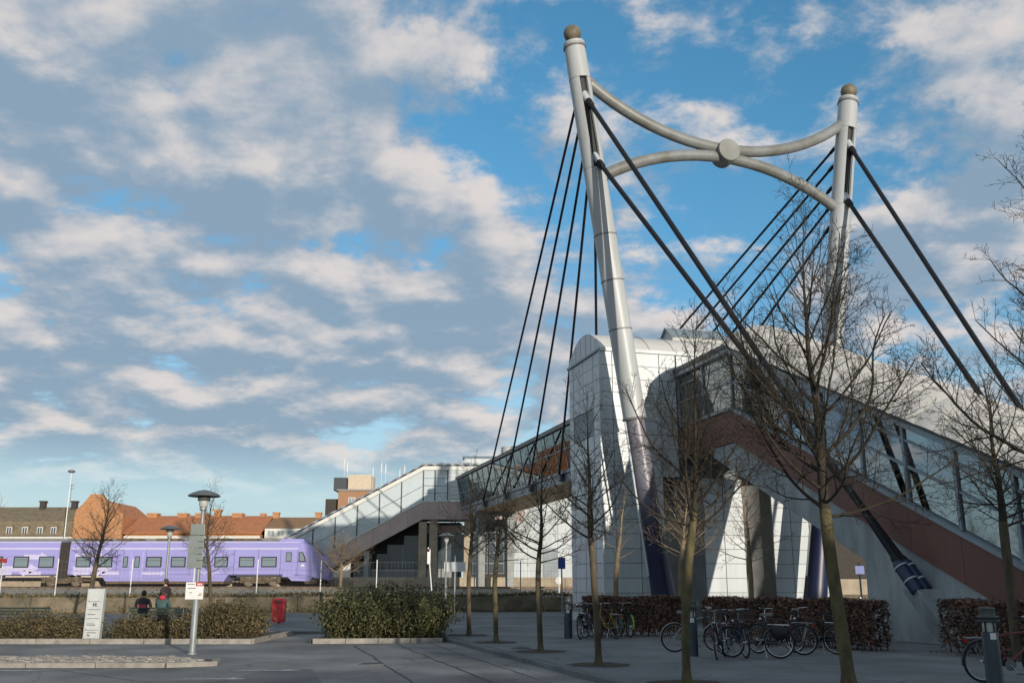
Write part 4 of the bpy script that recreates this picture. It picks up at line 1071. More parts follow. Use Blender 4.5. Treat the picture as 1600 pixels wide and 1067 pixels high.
# left: dark mansard with dormers
h1 = thing('mansard_house', (-85, 150, 0), 'long house with dark brown mansard roof and small arched dormers', 'house')
mb = MB(); mb.box(-110, -67.5, 150, 162, 0, 8.6); mb.build('wall', 'plaster', h1)
mb = MB(); slabq(mb, [(-110, 149.5, 8.9), (-67.1, 149.5, 8.9), (-67.6, 150.6, 11.1), (-110, 150.6, 11.1)], .25); slabq(mb, [(-110, 150.6, 11.1), (-67.6, 150.6, 11.1), (-68.2, 155, 13.55), (-110, 155, 13.55)], .25)
slabq(mb, [(-68.2, 155, 13.55), (-110, 155, 13.55), (-110, 161, 9)[::1], (-68, 161, 9)], .25); rf1 = mb.build('roof', 'tile_dark', h1)
mb = MB(); mb.box(-110, -67.2, 149.2, 149.9, 8.45, 8.8); mb.build('cornice', 'plaster_white', h1)
for x in (-103, -98.5, -94.5, -90, -85.5, -81.3, -79.4, -77, -74.6, -72.3, -70.2):
    mb = MB(); pts = [(x - .62, 149.6, 9.0), (x + .62, 149.6, 9.0)] + [(x + .62 * math.cos(R(t)), 149.6, 10.2 + .5 * math.sin(R(t))) for t in (0, 36, 72, 108, 144, 180)]
    mb.prism(pts, (0, 1.6, 0)); d_ = mb.build('dormer', 'tile_dark', h1)
    windows(d_, [(x - .42, x + .42, 9.1, 10.25)], 149.62)
for x in (-74.6, -69.6): chimney(rf1, x, 154.5, 13, 14.6, .8, 'bellows')
mb = MB(); mb.tube([(-70.4, 154.5, 13.4), (-70.4, 154.5, 17.3)], .05, 6); mb.tube([(-70.9, 154.5, 16.9), (-69.9, 154.5, 17.2)], .04, 6); mb.tube([(-70.8, 154.5, 16.4), (-70, 154.5, 16.6)], .04, 6); mb.build('aerial', 'galv', h1)
# stepped brick gable
h2 = thing('gabled_house', (-63, 149, 0), 'orange brick house with a curved gable between two roofs', 'house')
mb = MB(); gp = [(-67.0, 0), (-59.6, 0), (-59.6, 12.4), (-60.4, 12.6), (-60.5, 13.7), (-61.6, 13.8), (-62.6, 14.6), (-63.2, 15.2), (-64.8, 15.2), (-65.2, 14.6), (-66.0, 13.6), (-66.8, 12.8), (-67.0, 11.5)]
mb.prism([(x, 149, z) for x, z in gp], (0, .7, 0)); mb.build('gable_wall', 'brick_orange', h2)
mb = MB(); mb.prism([(-66.6, 149.7, 0), (-60.0, 149.7, 0), (-60.0, 149.7, 11.8), (-63.4, 149.7, 14.4), (-66.6, 149.7, 11.8)], (0, 14, 0)); mb.build('roof', 'tile_orange', h2)
windows(h2, [(-65.6, -64.6, 5.2, 6.8), (-63.8, -62.8, 5.2, 6.8), (-62.0, -61.0, 5.2, 6.8)], 149.0)
# long orange roof
h3 = thing('orange_house', (-49, 150, 0), 'long house with bright orange tiled roof and brick chimneys', 'house')
mb = MB(); mb.box(-59.4, -38.6, 150, 163, 0, 9.2); mb.build('wall', 'brick_orange', h3)
mb = MB(); mb.box(-59.4, -38.6, 149.6, 150.0, 8.3, 8.9); mb.build('cornice', 'plaster_white', h3)
rf3 = gable_roof(-59.5, -38.4, 150, 163, 9.3, 12.3).build('roof', 'tile_orange', h3)
for x, w in ((-57.6, 2.6), (-52.8, 2.4), (-49.8, 2.8), (-47.3, 1.6), (-44.0, 2.6), (-40, 1.2)): chimney(rf3, x, 156.5, 11.5, 12.8 + (.6 if w == 1.6 else 0), w * .6, 'brick_orange')
windows(h3, [(-58.5 + k * 2.5, -57.3 + k * 2.5, 6.2, 8.0) for k in range(8)], 150.0)
# brown roof with white dormer strip
h4 = thing('brown_roof_house', (-34, 150, 0), 'low house with brown tiled roof and white dormer strip', 'house')
mb = MB(); mb.box(-38.3, -24, 151, 163, 0, 8.6); mb.build('wall', 'plaster_white', h4)
rf4 = gable_roof(-38.3, -23, 151, 163, 9.9, 12.1).build('roof', 'tile_brown', h4)
mb = MB(); mb.box(-38.0, -28.5, 150.2, 151.2, 8.6, 10.05); mb.build('dormer_strip', 'plaster_white', h4)
windows(h4, [(-37.6 + k * 1.5, -36.4 + k * 1.5, 8.85, 9.8) for k in range(6)], 150.2, pane='window_glass_pale')
for x in (-38, -31.2): chimney(rf4, x, 157, 11.8, 13.0, .9, 'brick_orange')
# lower shed / platform canopy seen over the train roof
h5 = thing('low_shed', (-40, 120, 0), 'low pale shed with flat roof behind the train', 'shed')
mb = MB(); mb.box(-75, -22, 120, 126, 0, 6.9); mb.build('wall', 'plaster', h5)
mb = MB(); mb.box(-75.5, -21.5, 119.5, 126.5, 6.9, 7.15); mb.build('roof', 'fascia', h5)
windows(h5, [(-73 + k * 3, -71 + k * 3, 4, 6) for k in range(17)], 120.0)
# tall block with antennas
h6 = thing('brick_office_block', (-28, 180, 0), 'brown brick block with rooftop plant and antenna masts', 'building')
mb = MB(); mb.box(-32.3, -20, 180, 195, 0, 18.6); mb.build('wall', 'brick_brown', h6)
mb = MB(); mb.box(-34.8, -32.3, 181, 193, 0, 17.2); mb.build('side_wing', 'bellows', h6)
mb = MB(); mb.box(-32.6, -19.8, 179.8, 195.2, 18.6, 18.9); mb.build('parapet', 'fascia', h6)
mb = MB(); mb.box(-33.6, -31.2, 182, 188, 18.9, 21.3); mb.build('plant_room', 'frame_dark', h6)
mb = MB(); mb.box(-31.0, -26.6, 182.5, 188, 18.9, 21.9); mb.build('plant_room', 'plaster', h6)
windows(h6, [(-30.4 + k * 3.2, -29.1 + k * 3.2, 15.6, 17.4) for k in range(3)] + [(-30.4 + k * 3.2, -29.1 + k * 3.2, 12, 13.8) for k in range(3)], 180, pane='window_glass_pale')
for x, h in ((-31.9, 25.2), (-31.3, 24.5), (-26.4, 23.5), (-24.8, 24.4), (-24.0, 24.2), (-21.3, 23.2), (-20.4, 23.8)):
    mb = MB(); mb.tube([(x, 183, 18.9), (x, 183, h)], .05, 6); mb.box(x - .09, x + .09, 182.9, 183.1, h - 2.0, h - .4); mb.build('antenna', 'white_paint', h6)
bh = thing('far_wall', (14, 62, 0), 'sunlit beige wall seen through the gap under the stairway', 'wall')
mb = MB(); mb.box(14, 42, 66, 66.5, -.1, 1.0); mb.build('lower_wall', 'mossy', bh)
mb = MB(); mb.box(14, 42, 66.6, 67, .9, 2.0); mb.build('upper_wall', 'concrete_warm', bh)
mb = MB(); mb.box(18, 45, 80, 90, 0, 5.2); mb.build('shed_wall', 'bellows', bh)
# floodlight mast
fm = thing('floodlight_mast', (-66.8, 149 - 3, 0), 'slim white floodlight mast rising behind the roofs', 'mast')
mb = MB(); mb.tube([(-66.8, 146, 0), (-66.8, 146, 18.2)], [.11, .06], 8); mb.build('pole', 'white_paint', fm)
mb = MB(); mb.lathe([(.15, 0), (.55, .12), (.55, .3), (.2, .45)], (-66.8, 146, 18.1), UZ, 14); mb.build('lamp_ring', 'lamp_hood', fm)

# unseen building added behind the viewpoint, its heights stepped to shade the plaza
sb = thing('shade_block', (40, -36, RD), 'unseen stepped building added behind the viewpoint to shade the plaza', 'building')
for x0, x1, h in ((8, 20, 5.6), (20, 30.5, 6.7), (30.5, 37.2, 9.5), (37.2, 41.5, 11.5), (41.5, 75, 11.2)):
    mb = MB(); mb.box(x0 + .002, x1, -42 + h * .1, -30, RD, h); mb.build('block', 'brick_brown', sb)

# ================================================================== trees (bare, early spring)
def segs_mesh(S, n):
    """S: list of (p0, p1, r0, r1) -> arrays of n-sided tapered prisms"""
    A = np.array([[*s[0], *s[1], s[2], s[3]] for s in S], dtype=np.float64)
    p0, p1, r0, r1 = A[:, 0:3], A[:, 3:6], A[:, 6:7], A[:, 7:8]
    d = p1 - p0; d /= np.maximum(np.linalg.norm(d, axis=1, keepdims=True), 1e-9)
    ref = np.where(np.abs(d[:, 2:3]) < .9, np.array([[0, 0, 1.]]), np.array([[0, 1., 0]]))
    u = np.cross(d, ref); u /= np.linalg.norm(u, axis=1, keepdims=True); w = np.cross(d, u)
    V = []
    for c, r in ((p0, r0), (p1, r1)):
        for k in range(n):
            t = 2 * math.pi * k / n; V.append(c + (u * math.cos(t) + w * math.sin(t)) * r)
    V = np.stack(V, axis=1); N_ = len(S); base = (np.arange(N_) * 2 * n)[:, None]
    F = [base + np.array([[k, (k + 1) % n, n + (k + 1) % n, n + k]]) for k in range(n)]
    return V.reshape(-1, 3), np.concatenate(F)

def grow(rng, p, d, L, r, lvl, S, cfg):
    n = max(2, int(L / cfg['step'][lvl])); st = L / n; pts = [p]; r1 = max(cfg['rmin'], r * .3)
    wob = cfg['wob'][lvl]
    for i in range(n):
        d = (d + Vector((rng.gauss(0, wob), rng.gauss(0, wob), rng.gauss(0, wob) + cfg['up'][lvl]))).normalized()
        q = p + d * st; f0, f1 = i / n, (i + 1) / n
        ra, rb = r + (r1 - r) * f0, r + (r1 - r) * f1
        S[min(lvl, 2)].append((p, q, ra, rb)); p = q
        if lvl < cfg['max']:
            k = cfg['kids'][lvl] * st * (1.0 if f1 > .2 else .3)
            m_ = int(k) + (rng.random() < k % 1)
            for _ in range(m_):
                ax = d.orthogonal().normalized(); ax.rotate(Matrix.Rotation(rng.uniform(0, 6.283), 3, d))
                e = d.copy(); e.rotate(Matrix.Rotation(R(rng.uniform(*cfg['ang'])), 3, ax))
                e.z += .12; e.normalize()
                grow(rng, p, e, max(.07, cfg['klen'][lvl] * L * (1.05 - .7 * f1) * rng.uniform(.6, 1.2)), max(cfg['rmin'], rb * .55), lvl + 1, S, cfg)
    return p

def tree(name, x, y, H, r0, cb, spread, seed, label, cat_group, bark='bark', twig='twig', n1=34, lean=(0, 0), zb=0.0, dens=1.0, up=.075, shape=1.0, elev=(18, 62), soil=True):
    rng = random.Random(seed)
    t = thing(name, (x, y, zb), label, 'tree', cat_group)
    S = [[], [], []]; T = []
    cfg = dict(step=[0, .22, .16, .09, .07], wob=[0, .08, .12, .15, .18], up=[0, up, .055, .04, .03], kids=[0, 6.0 * dens, 11.5 * dens, 15 * dens, 0], klen=[0, .50, .52, .60, .4], ang=(30, 72), max=4 if dens > .9 else 3, rmin=.0031)
    # leader
    n = 26; p = Vector((x, y, zb - .05)); d = Vector((lean[0], lean[1], 1)).normalized(); lead = [(p.copy(), r0 * 1.55)]
    for i in range(n):
        f = (i + 1) / n
        d = (d + Vector((rng.gauss(0, .02 + .03 * f), rng.gauss(0, .02 + .03 * f), .05))).normalized(); p = p + d * (H / n)
        lead.append((p.copy(), max(.006, r0 * (1 - .12 * f) if f * H < cb else r0 * .92 * (1 - (f * H - cb) / (H - cb)) ** 1.15)))
    ic = max(i for i in range(n + 1) if lead[i][0].z - zb <= cb + .3)
    mb = MB(); mb.tube([q for q, _ in lead[:ic + 1]], [r for _, r in lead[:ic + 1]], 14); mb.build('trunk', bark, t, smooth=True)
    for i in range(ic, n): S[0].append((lead[i][0], lead[i + 1][0], lead[i][1], lead[i + 1][1]))
    for k in range(n1):
        f = (k + .5 + rng.uniform(-.4, .4)) / n1; z = cb + (H - cb) * f ** 1.15 * .97
        j = min(n - 1, int(z / H * n)); fr = z / H * n - j; q = lead[j][0].lerp(lead[j + 1][0], fr); rr = lead[j][1]
        az = k * 2.39996 + rng.uniform(-.5, .5); el = R(elev[0] + (elev[1] - elev[0]) * f + rng.uniform(-10, 10))
        dd = Vector((math.cos(az) * math.cos(el), math.sin(az) * math.cos(el), math.sin(el)))
        L_ = spread * (1 - f * .72 * shape) * rng.choice((.55, .75, .9, 1.05, 1.25))
        grow(rng, q, dd, L_, min(rr * .5, .005 + .0105 * L_), 1, S, cfg)
    Vs = []; Fs = []; o = 0
    for lvl, sides in ((0, 7), (1, 5), (2, 3)):
        if not S[lvl]: continue
        V, F = segs_mesh(S[lvl], sides); Vs.append(V); Fs.append(F + o); o += len(V)
    mesh_np('crown', np.concatenate(Vs), np.concatenate(Fs), twig, t)
    if soil:
        mb = MB(); m_ = 22; pts = []
        for k in range(m_):
            a = 6.283 * k / m_; rr = rng.uniform(.55, .75); pts.append((x + rr * math.cos(a), y + rr * math.sin(a), .005))
        mb._add(pts, [tuple(range(m_))]); struct('soil_patch', mb, 'soil')
    return t
G1 = 'street trees along the road kerb'; G2 = 'young trees behind the hedges'; G3 = 'small trees by the railway'
tree('street_tree', -1.42, 33.15, 5.9, .075, 2.5, 1.45, 11, 'bare kerb tree nearest the large green bush', G1, 'bark', n1=38, dens=1.0)
tree('street_tree', -.46, 29.1, 5.4, .072, 2.3, 1.45, 12, 'bare kerb tree second from the large green bush', G1, 'bark_moss', n1=40, dens=1.0)
tree('street_tree', .72, 25.2, 5.2, .072, 2.2, 1.75, 13, 'bare kerb tree third from the bush with wide low branches', G1, 'bark', n1=34, dens=1.0, lean=(-.03, 0), elev=(10, 62))
tree('street_tree', 1.80, 21.0, 5.9, .072, 2.5, 1.8, 14, 'bare kerb tree left of the parked bicycles, with a soil patch', G1, 'bark', n1=34, lean=(-.02, 0))
tree('street_tree', 2.95, 17.1, 6.3, .074, 2.55, 2.15, 15, 'bare kerb tree standing before the hedge gap and grey bicycle', G1, 'bark_moss', n1=34, elev=(14, 74), up=.10)
tree('street_tree', 5.32, 16.0, 8.3, .105, 2.7, 3.3, 16, 'largest bare tree with thick mossy trunk in front of the stairway', G1, 'bark_moss', n1=36, lean=(-.01, 0), elev=(8, 76), up=.10)
tree('street_tree', 11.05, 22.0, 6.6, .105, 2.9, 2.0, 17, 'bare tree by the right picture edge before the brown beam', G1, 'bark', n1=34, dens=.92, up=.06, soil=False)
tree('street_tree', 9.2, 15.0, 9.6, .13, 3.3, 2.9, 18, 'bare tree whose high branches reach in from the right edge', G1, 'bark', n1=46)
tree('young_tree', 3.55, 34.0, 5.0, .09, 2.45, 1.0, 21, 'young pale-barked tree behind the hedge beside the tower corner', G2, 'bark_pale', 'twig_pale', n1=20, dens=.7, elev=(25, 65), soil=False)
tree('young_tree', 5.72, 34.2, 5.3, .09, 2.5, 1.75, 22, 'young pale-barked tree with spreading crown before the dark blue mast foot', G2, 'bark_pale', 'twig_pale', n1=36, dens=.95, elev=(15, 65), soil=False)
tree('young_tree', 8.2, 34.2, 5.8, .09, 2.4, 1.75, 23, 'young pale-barked tree under the sloping concrete girder', G2, 'bark_pale', 'twig_pale', n1=34, dens=.95, elev=(12, 60), soil=False)
tree('small_tree', -24.6, 46.0, 5.8, .10, 2.3, 1.5, 31, 'small bare tree at the left edge in front of the train', G3, 'bark_pale', 'twig_pale', n1=26, dens=.8, lean=(.05, 0), soil=False)
tree('small_tree', -18.9, 44.5, 6.2, .11, 2.3, 2.0, 32, 'dense dark bare tree behind the grey information slab', G3, 'bark', 'twig', n1=46, dens=1.0, soil=False)
tree('small_tree', -13.6, 45.0, 6.2, .09, 2.2, 1.9, 33, 'bare tree right of the lamp post in front of the train', G3, 'bark', 'twig_moss', n1=38, dens=1.0, elev=(25, 68), soil=False)
tree('small_tree', -9.9, 57.0, 4.5, .10, 2.2, 2.3, 34, 'low spreading bare tree just right of the train nose', G3, 'bark_pale', 'twig_pale', n1=30, dens=.95, elev=(20, 50), soil=False)

# ================================================================== shrubs and hedges
def leaves(rng, C, size, up=.3):
    """one small folded quad for each centre in C"""
    n = len(C); d = rng.normal(size=(n, 3)); d[:, 2] += up; d /= np.linalg.norm(d, axis=1, keepdims=True)
    e = rng.normal(size=(n, 3)); e -= d * np.sum(e * d, axis=1, keepdims=True); e /= np.linalg.norm(e, axis=1, keepdims=True)
    s = size * rng.uniform(.6, 1.35, size=(n, 1)); w = s * rng.uniform(.32, .5, size=(n, 1))
    V = np.stack([C - d * s, C + e * w, C + d * s, C - e * w], axis=1).reshape(-1, 3)
    F = (np.arange(n) * 4)[:, None] + np.array([[0, 1, 2, 3]])
    return V, F
def shrub(x0, x1, y0, y1, h, n, seed, label, leaf='leaf_green', size=.055, group='shrubs along the kerb', twigs=260, hfun=None, wild=.35):
    rng = np.random.default_rng(seed); rr = random.Random(seed)
    cx, cy = (x0 + x1) / 2, (y0 + y1) / 2
    t = thing('shrub', (cx, cy, 0), label, 'shrub', group)
    S = []; C = []
    # many upright arching stems, leaves along them
    for k in range(twigs):
        bx, by = rr.uniform(x0 + .2, x1 - .2), rr.uniform(y0 + .15, y1 - .15)
        ex = min(1, (bx - x0) / .6, (x1 - bx) / .6); ey = min(1, (by - y0) / .5, (y1 - by) / .5)
        hh = h * (.55 + .45 * max(.15, min(ex, ey))) * rr.uniform(.7, 1.12)
        if hfun: hh *= hfun(bx)
        lx = rr.gauss(0, wild) + (bx - cx) / (x1 - x0) * .5; ly = rr.gauss(0, wild) - (.25 if by < cy else -.2)
        p = Vector((bx, by, 0)); d = Vector((lx * .4, ly * .4, 1)).normalized(); m_ = 7
        for i in range(m_):
            d = (d + Vector((lx * .11 + rr.gauss(0, .08), ly * .11 + rr.gauss(0, .08), -.02))).normalized(); q = p + d * (hh / m_)
            S.append((p, q, .010 * (1 - i / m_) + .003, .010 * (1 - (i + 1) / m_) + .003))
            per = n / (twigs * m_)
            if i >= 1:
                for _ in range(int(per) + (rr.random() < per % 1)):
                    f = rr.random(); c = p.lerp(q, f); sp = .12 + .06 * (1 - i / m_)
                    C.append((c.x + rr.gauss(0, sp), c.y + rr.gauss(0, sp), max(.03, c.z + rr.gauss(0, sp * .8))))
            p = q
    V, F = segs_mesh(S, 3); tag(mesh_np('stems', V, F, 'twig_moss', t), kind='stuff')
    V, F = leaves(rng, np.array(C), size); tag(mesh_np('foliage', V, F, leaf, t), kind='stuff')
    return t
shrub(-5.95, -2.1, 30.55, 34.2, 1.55, 30000, 41, 'large dense green bush on the kerbed bed in the centre', 'leaf_green', .06, twigs=520)
shrub(-10.2, -7.95, 30.4, 33.0, 1.12, 13000, 42, 'rounded olive bush right of the lamp post', 'leaf_olive', .05, twigs=300)
shrub(-12.4, -10.2, 30.4, 32.2, .72, 8500, 43, 'straggly olive bush below the people on the bench', 'leaf_olive', .045, twigs=260, wild=.5)
shrub(-16.2, -13.0, 30.4, 32.6, .74, 12000, 44, 'straggly olive bush left of the grey information slab', 'leaf_olive', .045, twigs=320, wild=.5)
shrub(-20.5, -16.3, 30.4, 32.6, .76, 9000, 45, 'straggly olive bush cut by the left picture edge', 'leaf_olive', .045, twigs=260, wild=.5)
def hedge(p, q, th, h, n, seed, label):
    rng = np.random.default_rng(seed); rr = random.Random(seed)
    p, q = Vector((*p, 0)), Vector((*q, 0)); d = q - p; L_ = d.length; e = d.normalized(); s = Vector((-e.y, e.x, 0)); c = (p + q) / 2
    t = thing('hedge', c, label, 'hedge', 'clipped brown beech hedges')
    a = rng.uniform(0, L_, n)
    k = rng.integers(0, 10, n)
    b = np.where(k < 4, -th / 2 + rng.exponential(.05, n), np.where(k < 6, th / 2 - rng.exponential(.05, n), rng.uniform(-th / 2, th / 2, n)))
    z = np.where(k >= 7, h - rng.exponential(.05, n), rng.uniform(.1, h, n) )
    low = rng.uniform(0, 1, n) < np.clip((.35 - z) * 2.2, 0, .8)
    z = np.where(low, rng.uniform(.35, h, n), z)
    bul = .05 * np.sin(a * 2.3 + seed) + .04 * np.sin(a * 5.1)
    C = np.array(p)[None] + np.outer(a, np.array(e)) + np.outer(b * (1 + bul), np.array(s)); C[:, 2] = z * (1 + .025 * np.sin(a * 3.1)) + rng.normal(0, .015, n)
    V, F = leaves(rng, C, .056, 0); tag(mesh_np('foliage', V, F, 'leaf_beech', t), kind='stuff')
    S = []; x = .15
    while x < L_:
        for bb in (-th * .22, th * .22):
            b0 = p + e * x + s * (bb + rr.gauss(0, .04)); pt = b0.copy(); dd = Vector((rr.gauss(0, .1), rr.gauss(0, .1), 1)).normalized()
            for i in range(6):
                d2 = (dd + Vector((rr.gauss(0, .15), rr.gauss(0, .15), 0))).normalized(); nx = pt + d2 * (h / 6); S.append((pt, nx, .016 - .002 * i, .014 - .002 * i))
                for _ in range(3):
                    tw = Vector((rr.gauss(0, 1), rr.gauss(0, 1), .4)).normalized(); S.append((nx, nx + tw * rr.uniform(.12, .3), .005, .003))
                pt = nx
        x += .22
    V, F = segs_mesh(S, 4); tag(mesh_np('stems', V, F, 'twig', t), kind='stuff')
hedge((2.35, 32.9), (5.55, 33.0), .75, 1.22, 15000, 51, 'clipped brown beech hedge left, behind the green bicycle')
hedge((6.05, 30.2), (9.35, 25.3), .8, 1.22, 24000, 52, 'clipped brown beech hedge behind the row of dark bicycles')
hedge((11.1, 25.2), (12.6, 19.5), .8, 1.22, 15000, 53, 'clipped brown beech hedge at the right edge by the lamp bollard')

def weeds(name, n, f, size, seed, m_='weeds'):
    rng = np.random.default_rng(seed); C = np.array([f(rng) for _ in range(n)]); V, F = leaves(rng, C, size, 1.2)
    return tag(mesh_np(name, V, F, m_), kind='stuff')
def wf(rng):
    x = rng.uniform(-45, 12); c = max(0, math.sin(x * .9) + math.sin(x * .37 + 1)) * .12
    return (x, wy(x) + rng.uniform(.0, .9), .93 + rng.exponential(.06) + c * rng.random())
weeds('weeds', 9000, wf, .09, 61)
def wf2(rng):
    x = rng.uniform(-45, 8); return (x, wy(x) - rng.exponential(.08), .03 + rng.exponential(.08) * (1 + math.sin(x * 1.3)))
weeds('weeds', 3500, wf2, .07, 62)
def lf(rng):
    t_ = rng.random(); k = rng.integers(0, 3); p, q = (((2.35, 32.4), (5.55, 32.5)), ((5.6, 29.9), (8.9, 25.0)), ((10.6, 25), (12.1, 19.5)))[k]
    return (p[0] + (q[0] - p[0]) * t_ + rng.normal(0, .35), p[1] + (q[1] - p[1]) * t_ - abs(rng.normal(0, .35)), .012)
weeds('fallen_leaves', 900, lf, .035, 63, 'leaf_beech')

# ================================================================== lamps, signs, bollards, bins
def lamp(x, y, zb, H, label, detail=True):
    t = thing('street_lamp', (x, y, zb), label, 'street lamp', 'mushroom street lamps')
    mb = MB(); mb.tube([(x, y, zb), (x, y, zb + 1.55), (x, y, zb + 1.62), (x, y, zb + H - .55)], [.085, .083, .052, .050], 14); mb.build('pole', 'galv', t, smooth=True)
    mb = MB(); mb.lathe([(.12, 0), (.12, .03), (.09, .05)], (x, y, zb), UZ, 16); mb.build('base_flange', 'galv', t, smooth=True)
    mb = MB(); z = zb + H - .55; mb.lathe([(.055, 0), (.09, .02), (.09, .1), (.10, .11)], (x, y, z), UZ, 16); mb.build('neck', 'galv', t, smooth=True)
    mb = MB(); mb.lathe([(.10, 0), (.115, .03), (.12, .16), (.11, .17)], (x, y, z + .11), UZ, 16); mb.build('lens', 'lamp_lens', t, smooth=True)
    mb = MB(); mb.lathe([(.15, 0), (.165, .02), (.15, .05), (.165, .07), (.15, .10), (.13, .13)], (x, y, z + .26), UZ, 20); mb.build('louvre_ring', 'lamp_hood', t, smooth=True)
    mb = MB(); mb.lathe([(.13, .02), (.40, .0), (.42, .015), (.40, .05), (.30, .10), (.17, .15), (.06, .175), (.01, .18)], (x, y, z + .37), UZ, 32); mb.build('hood', 'lamp_hood', t, smooth=True)
    return t
lamp(-8.15, 25.65, RD, 4.15, 'near mushroom street lamp carrying grey boards and a white notice')
lamp(-14.7, 42.0, 0, 4.1, 'mushroom street lamp behind the bench in front of the train')
lamp(-3.35, 50.0, 0, 4.2, 'white-looking mushroom street lamp right of the large green bush')
# grey sign boards seen from the back on the near lamp
LX, LY = -8.15, 25.65
sbk = thing('sign_boards', (LX - .02, LY - .1, 2.0), 'stack of grey sign boards clamped to the near lamp post', 'sign', None)
zz = 2.02
for k, h in enumerate((.2, .16, .16, .16, .16, .3)):
    mb = MB(); mb.box(LX - .27 + .03 * (k > 4), LX + .13, LY - .15, LY - .12, zz + .008, zz + h - .004); mb.build('board', 'sign_back', sbk, bevel=.006); zz += h
for z in (2.1, 2.75, 3.05):
    mb = MB(); mb.box(LX - .07, LX + .07, LY - .12, LY - .05, z, z + .04); mb.build('clamp', 'galv', sbk)
nt_ = thing('notice_sign', (LX, LY - .12, 1.3), 'white notice with red corner on the near lamp post', 'sign')
mb = MB(); mb.box(LX - .26, LX + .20, LY - .11, LY - .08, 1.25, 1.68); mb.build('plate', 'sign_white', nt_, bevel=.006)
mb = MB(); mb.box(LX - .0, LX + .20, LY - .114, LY - .11, 1.58, 1.68); mb.build('red_corner', 'sign_red', nt_)
for x0, x1, z in ((-.22, -.03, 1.62), (-.20, 0.0, 1.52), (-.15, -.09, 1.41), (.10, .17, 1.38), (.07, .15, 1.34)):
    mb = MB(); mb.box(LX + x0, LX + x1, LY - .114, LY - .11, z, z + .018); mb.build('text_line', 'ink' if x0 < 0 else 'sign_red', nt_)
for k in range(3):
    mb = MB(); mb.box(LX + .04 + k * .045, LX + .07 + k * .045, LY - .117, LY - .114, 1.60, 1.65); mb.build('white_print', 'sign_white', nt_)
# information slab
isb = thing('information_slab', (-12.75, 30.35, 0), 'upright grey information slab beside the shrub row', 'information board')
mb = MB(); mb.hexa([(-13.02, 30.4, -.05), (-12.52, 30.4, -.05), (-12.52, 30.62, -.05), (-13.02, 30.62, -.05), (-13.02, 30.44, 1.5), (-12.50, 30.44, 1.5), (-12.50, 30.6, 1.5), (-13.02, 30.6, 1.5)]); mb.build('body', 'slab', isb, bevel=.012)
mb = MB(); mb.hexa([(-12.98, 30.385, .05), (-12.56, 30.385, .05), (-12.56, 30.4, .05), (-12.98, 30.4, .05), (-12.98, 30.425, 1.46), (-12.54, 30.425, 1.46), (-12.54, 30.44, 1.46), (-12.98, 30.44, 1.46)]); fp = mb.build('face_plate', 'slab_face', isb)
for z in (.28, .62, .88, 1.12):
    mb = MB(); mb.box(-12.96, -12.57, 30.37 + z * .026, 30.39 + z * .026, z, z + .012); mb.build('groove', 'ink', fp)
for x0, x1, z0, z1 in ((-12.80, -12.77, .98, 1.08), (-12.77, -12.72, 1.02, 1.045), (-12.73, -12.70, .97, 1.09), (-12.70, -12.655, .985, 1.0), (-12.93, -12.7, .98 - .25, 1.0 - .25), (-12.93, -12.66, .42, .435), (-12.93, -12.7, .46, .475), (-12.9, -12.62, .2, .22)):
    mb = MB(); mb.box(x0, x1, 30.372 + z0 * .026, 30.392 + z0 * .026, z0, z1); mb.build('print', 'ink', fp)
# bins
def bin_(x, y, s, label):
    t = thing('litter_bin', (x, y, 0), label, 'bin', 'red litter bins')
    w = .27 * s; h = 1.0 * s
    mb = MB(); mb.hexa([(x - w * .92, y - w * .8, .06), (x + w * .92, y - w * .8, .06), (x + w * .92, y + w * .8, .06), (x - w * .92, y + w * .8, .06), (x - w, y - w * .85, h * .86), (x + w, y - w * .85, h * .86), (x + w, y + w * .85, h * .86), (x - w, y + w * .85, h * .86)]); mb.build('body', 'sign_red', t, bevel=.03)
    mb = MB(); mb.prism([(x - w * 1.03, y - w * .9, h * .865), (x + w * 1.03, y - w * .9, h * .865), (x + w * 1.03, y - w * .9, h * .97), (x + w * .7, y - w * .9, h * 1.06), (x - w * .7, y - w * .9, h * 1.06), (x - w * 1.03, y - w * .9, h * .97)], (0, w * 1.8, 0)); mb.build('hood', 'sign_red', t, bevel=.015)
    mb = MB(); mb.box(x - w * .6, x + w * .6, y - w * .92, y - w * .89, h * .89, h * .98); mb.build('opening', 'dark', t)
    mb = MB(); mb.box(x - .05, x + .05, y - .05, y + .05, 0, .1); mb.build('foot', 'galv', t)
bin_(-10.05, 43.0, 1.0, 'red litter bin standing on the path in front of the railway wall')
bin_(-18.3, 43.6, .9, 'red box bin half hidden behind the grey information slab')
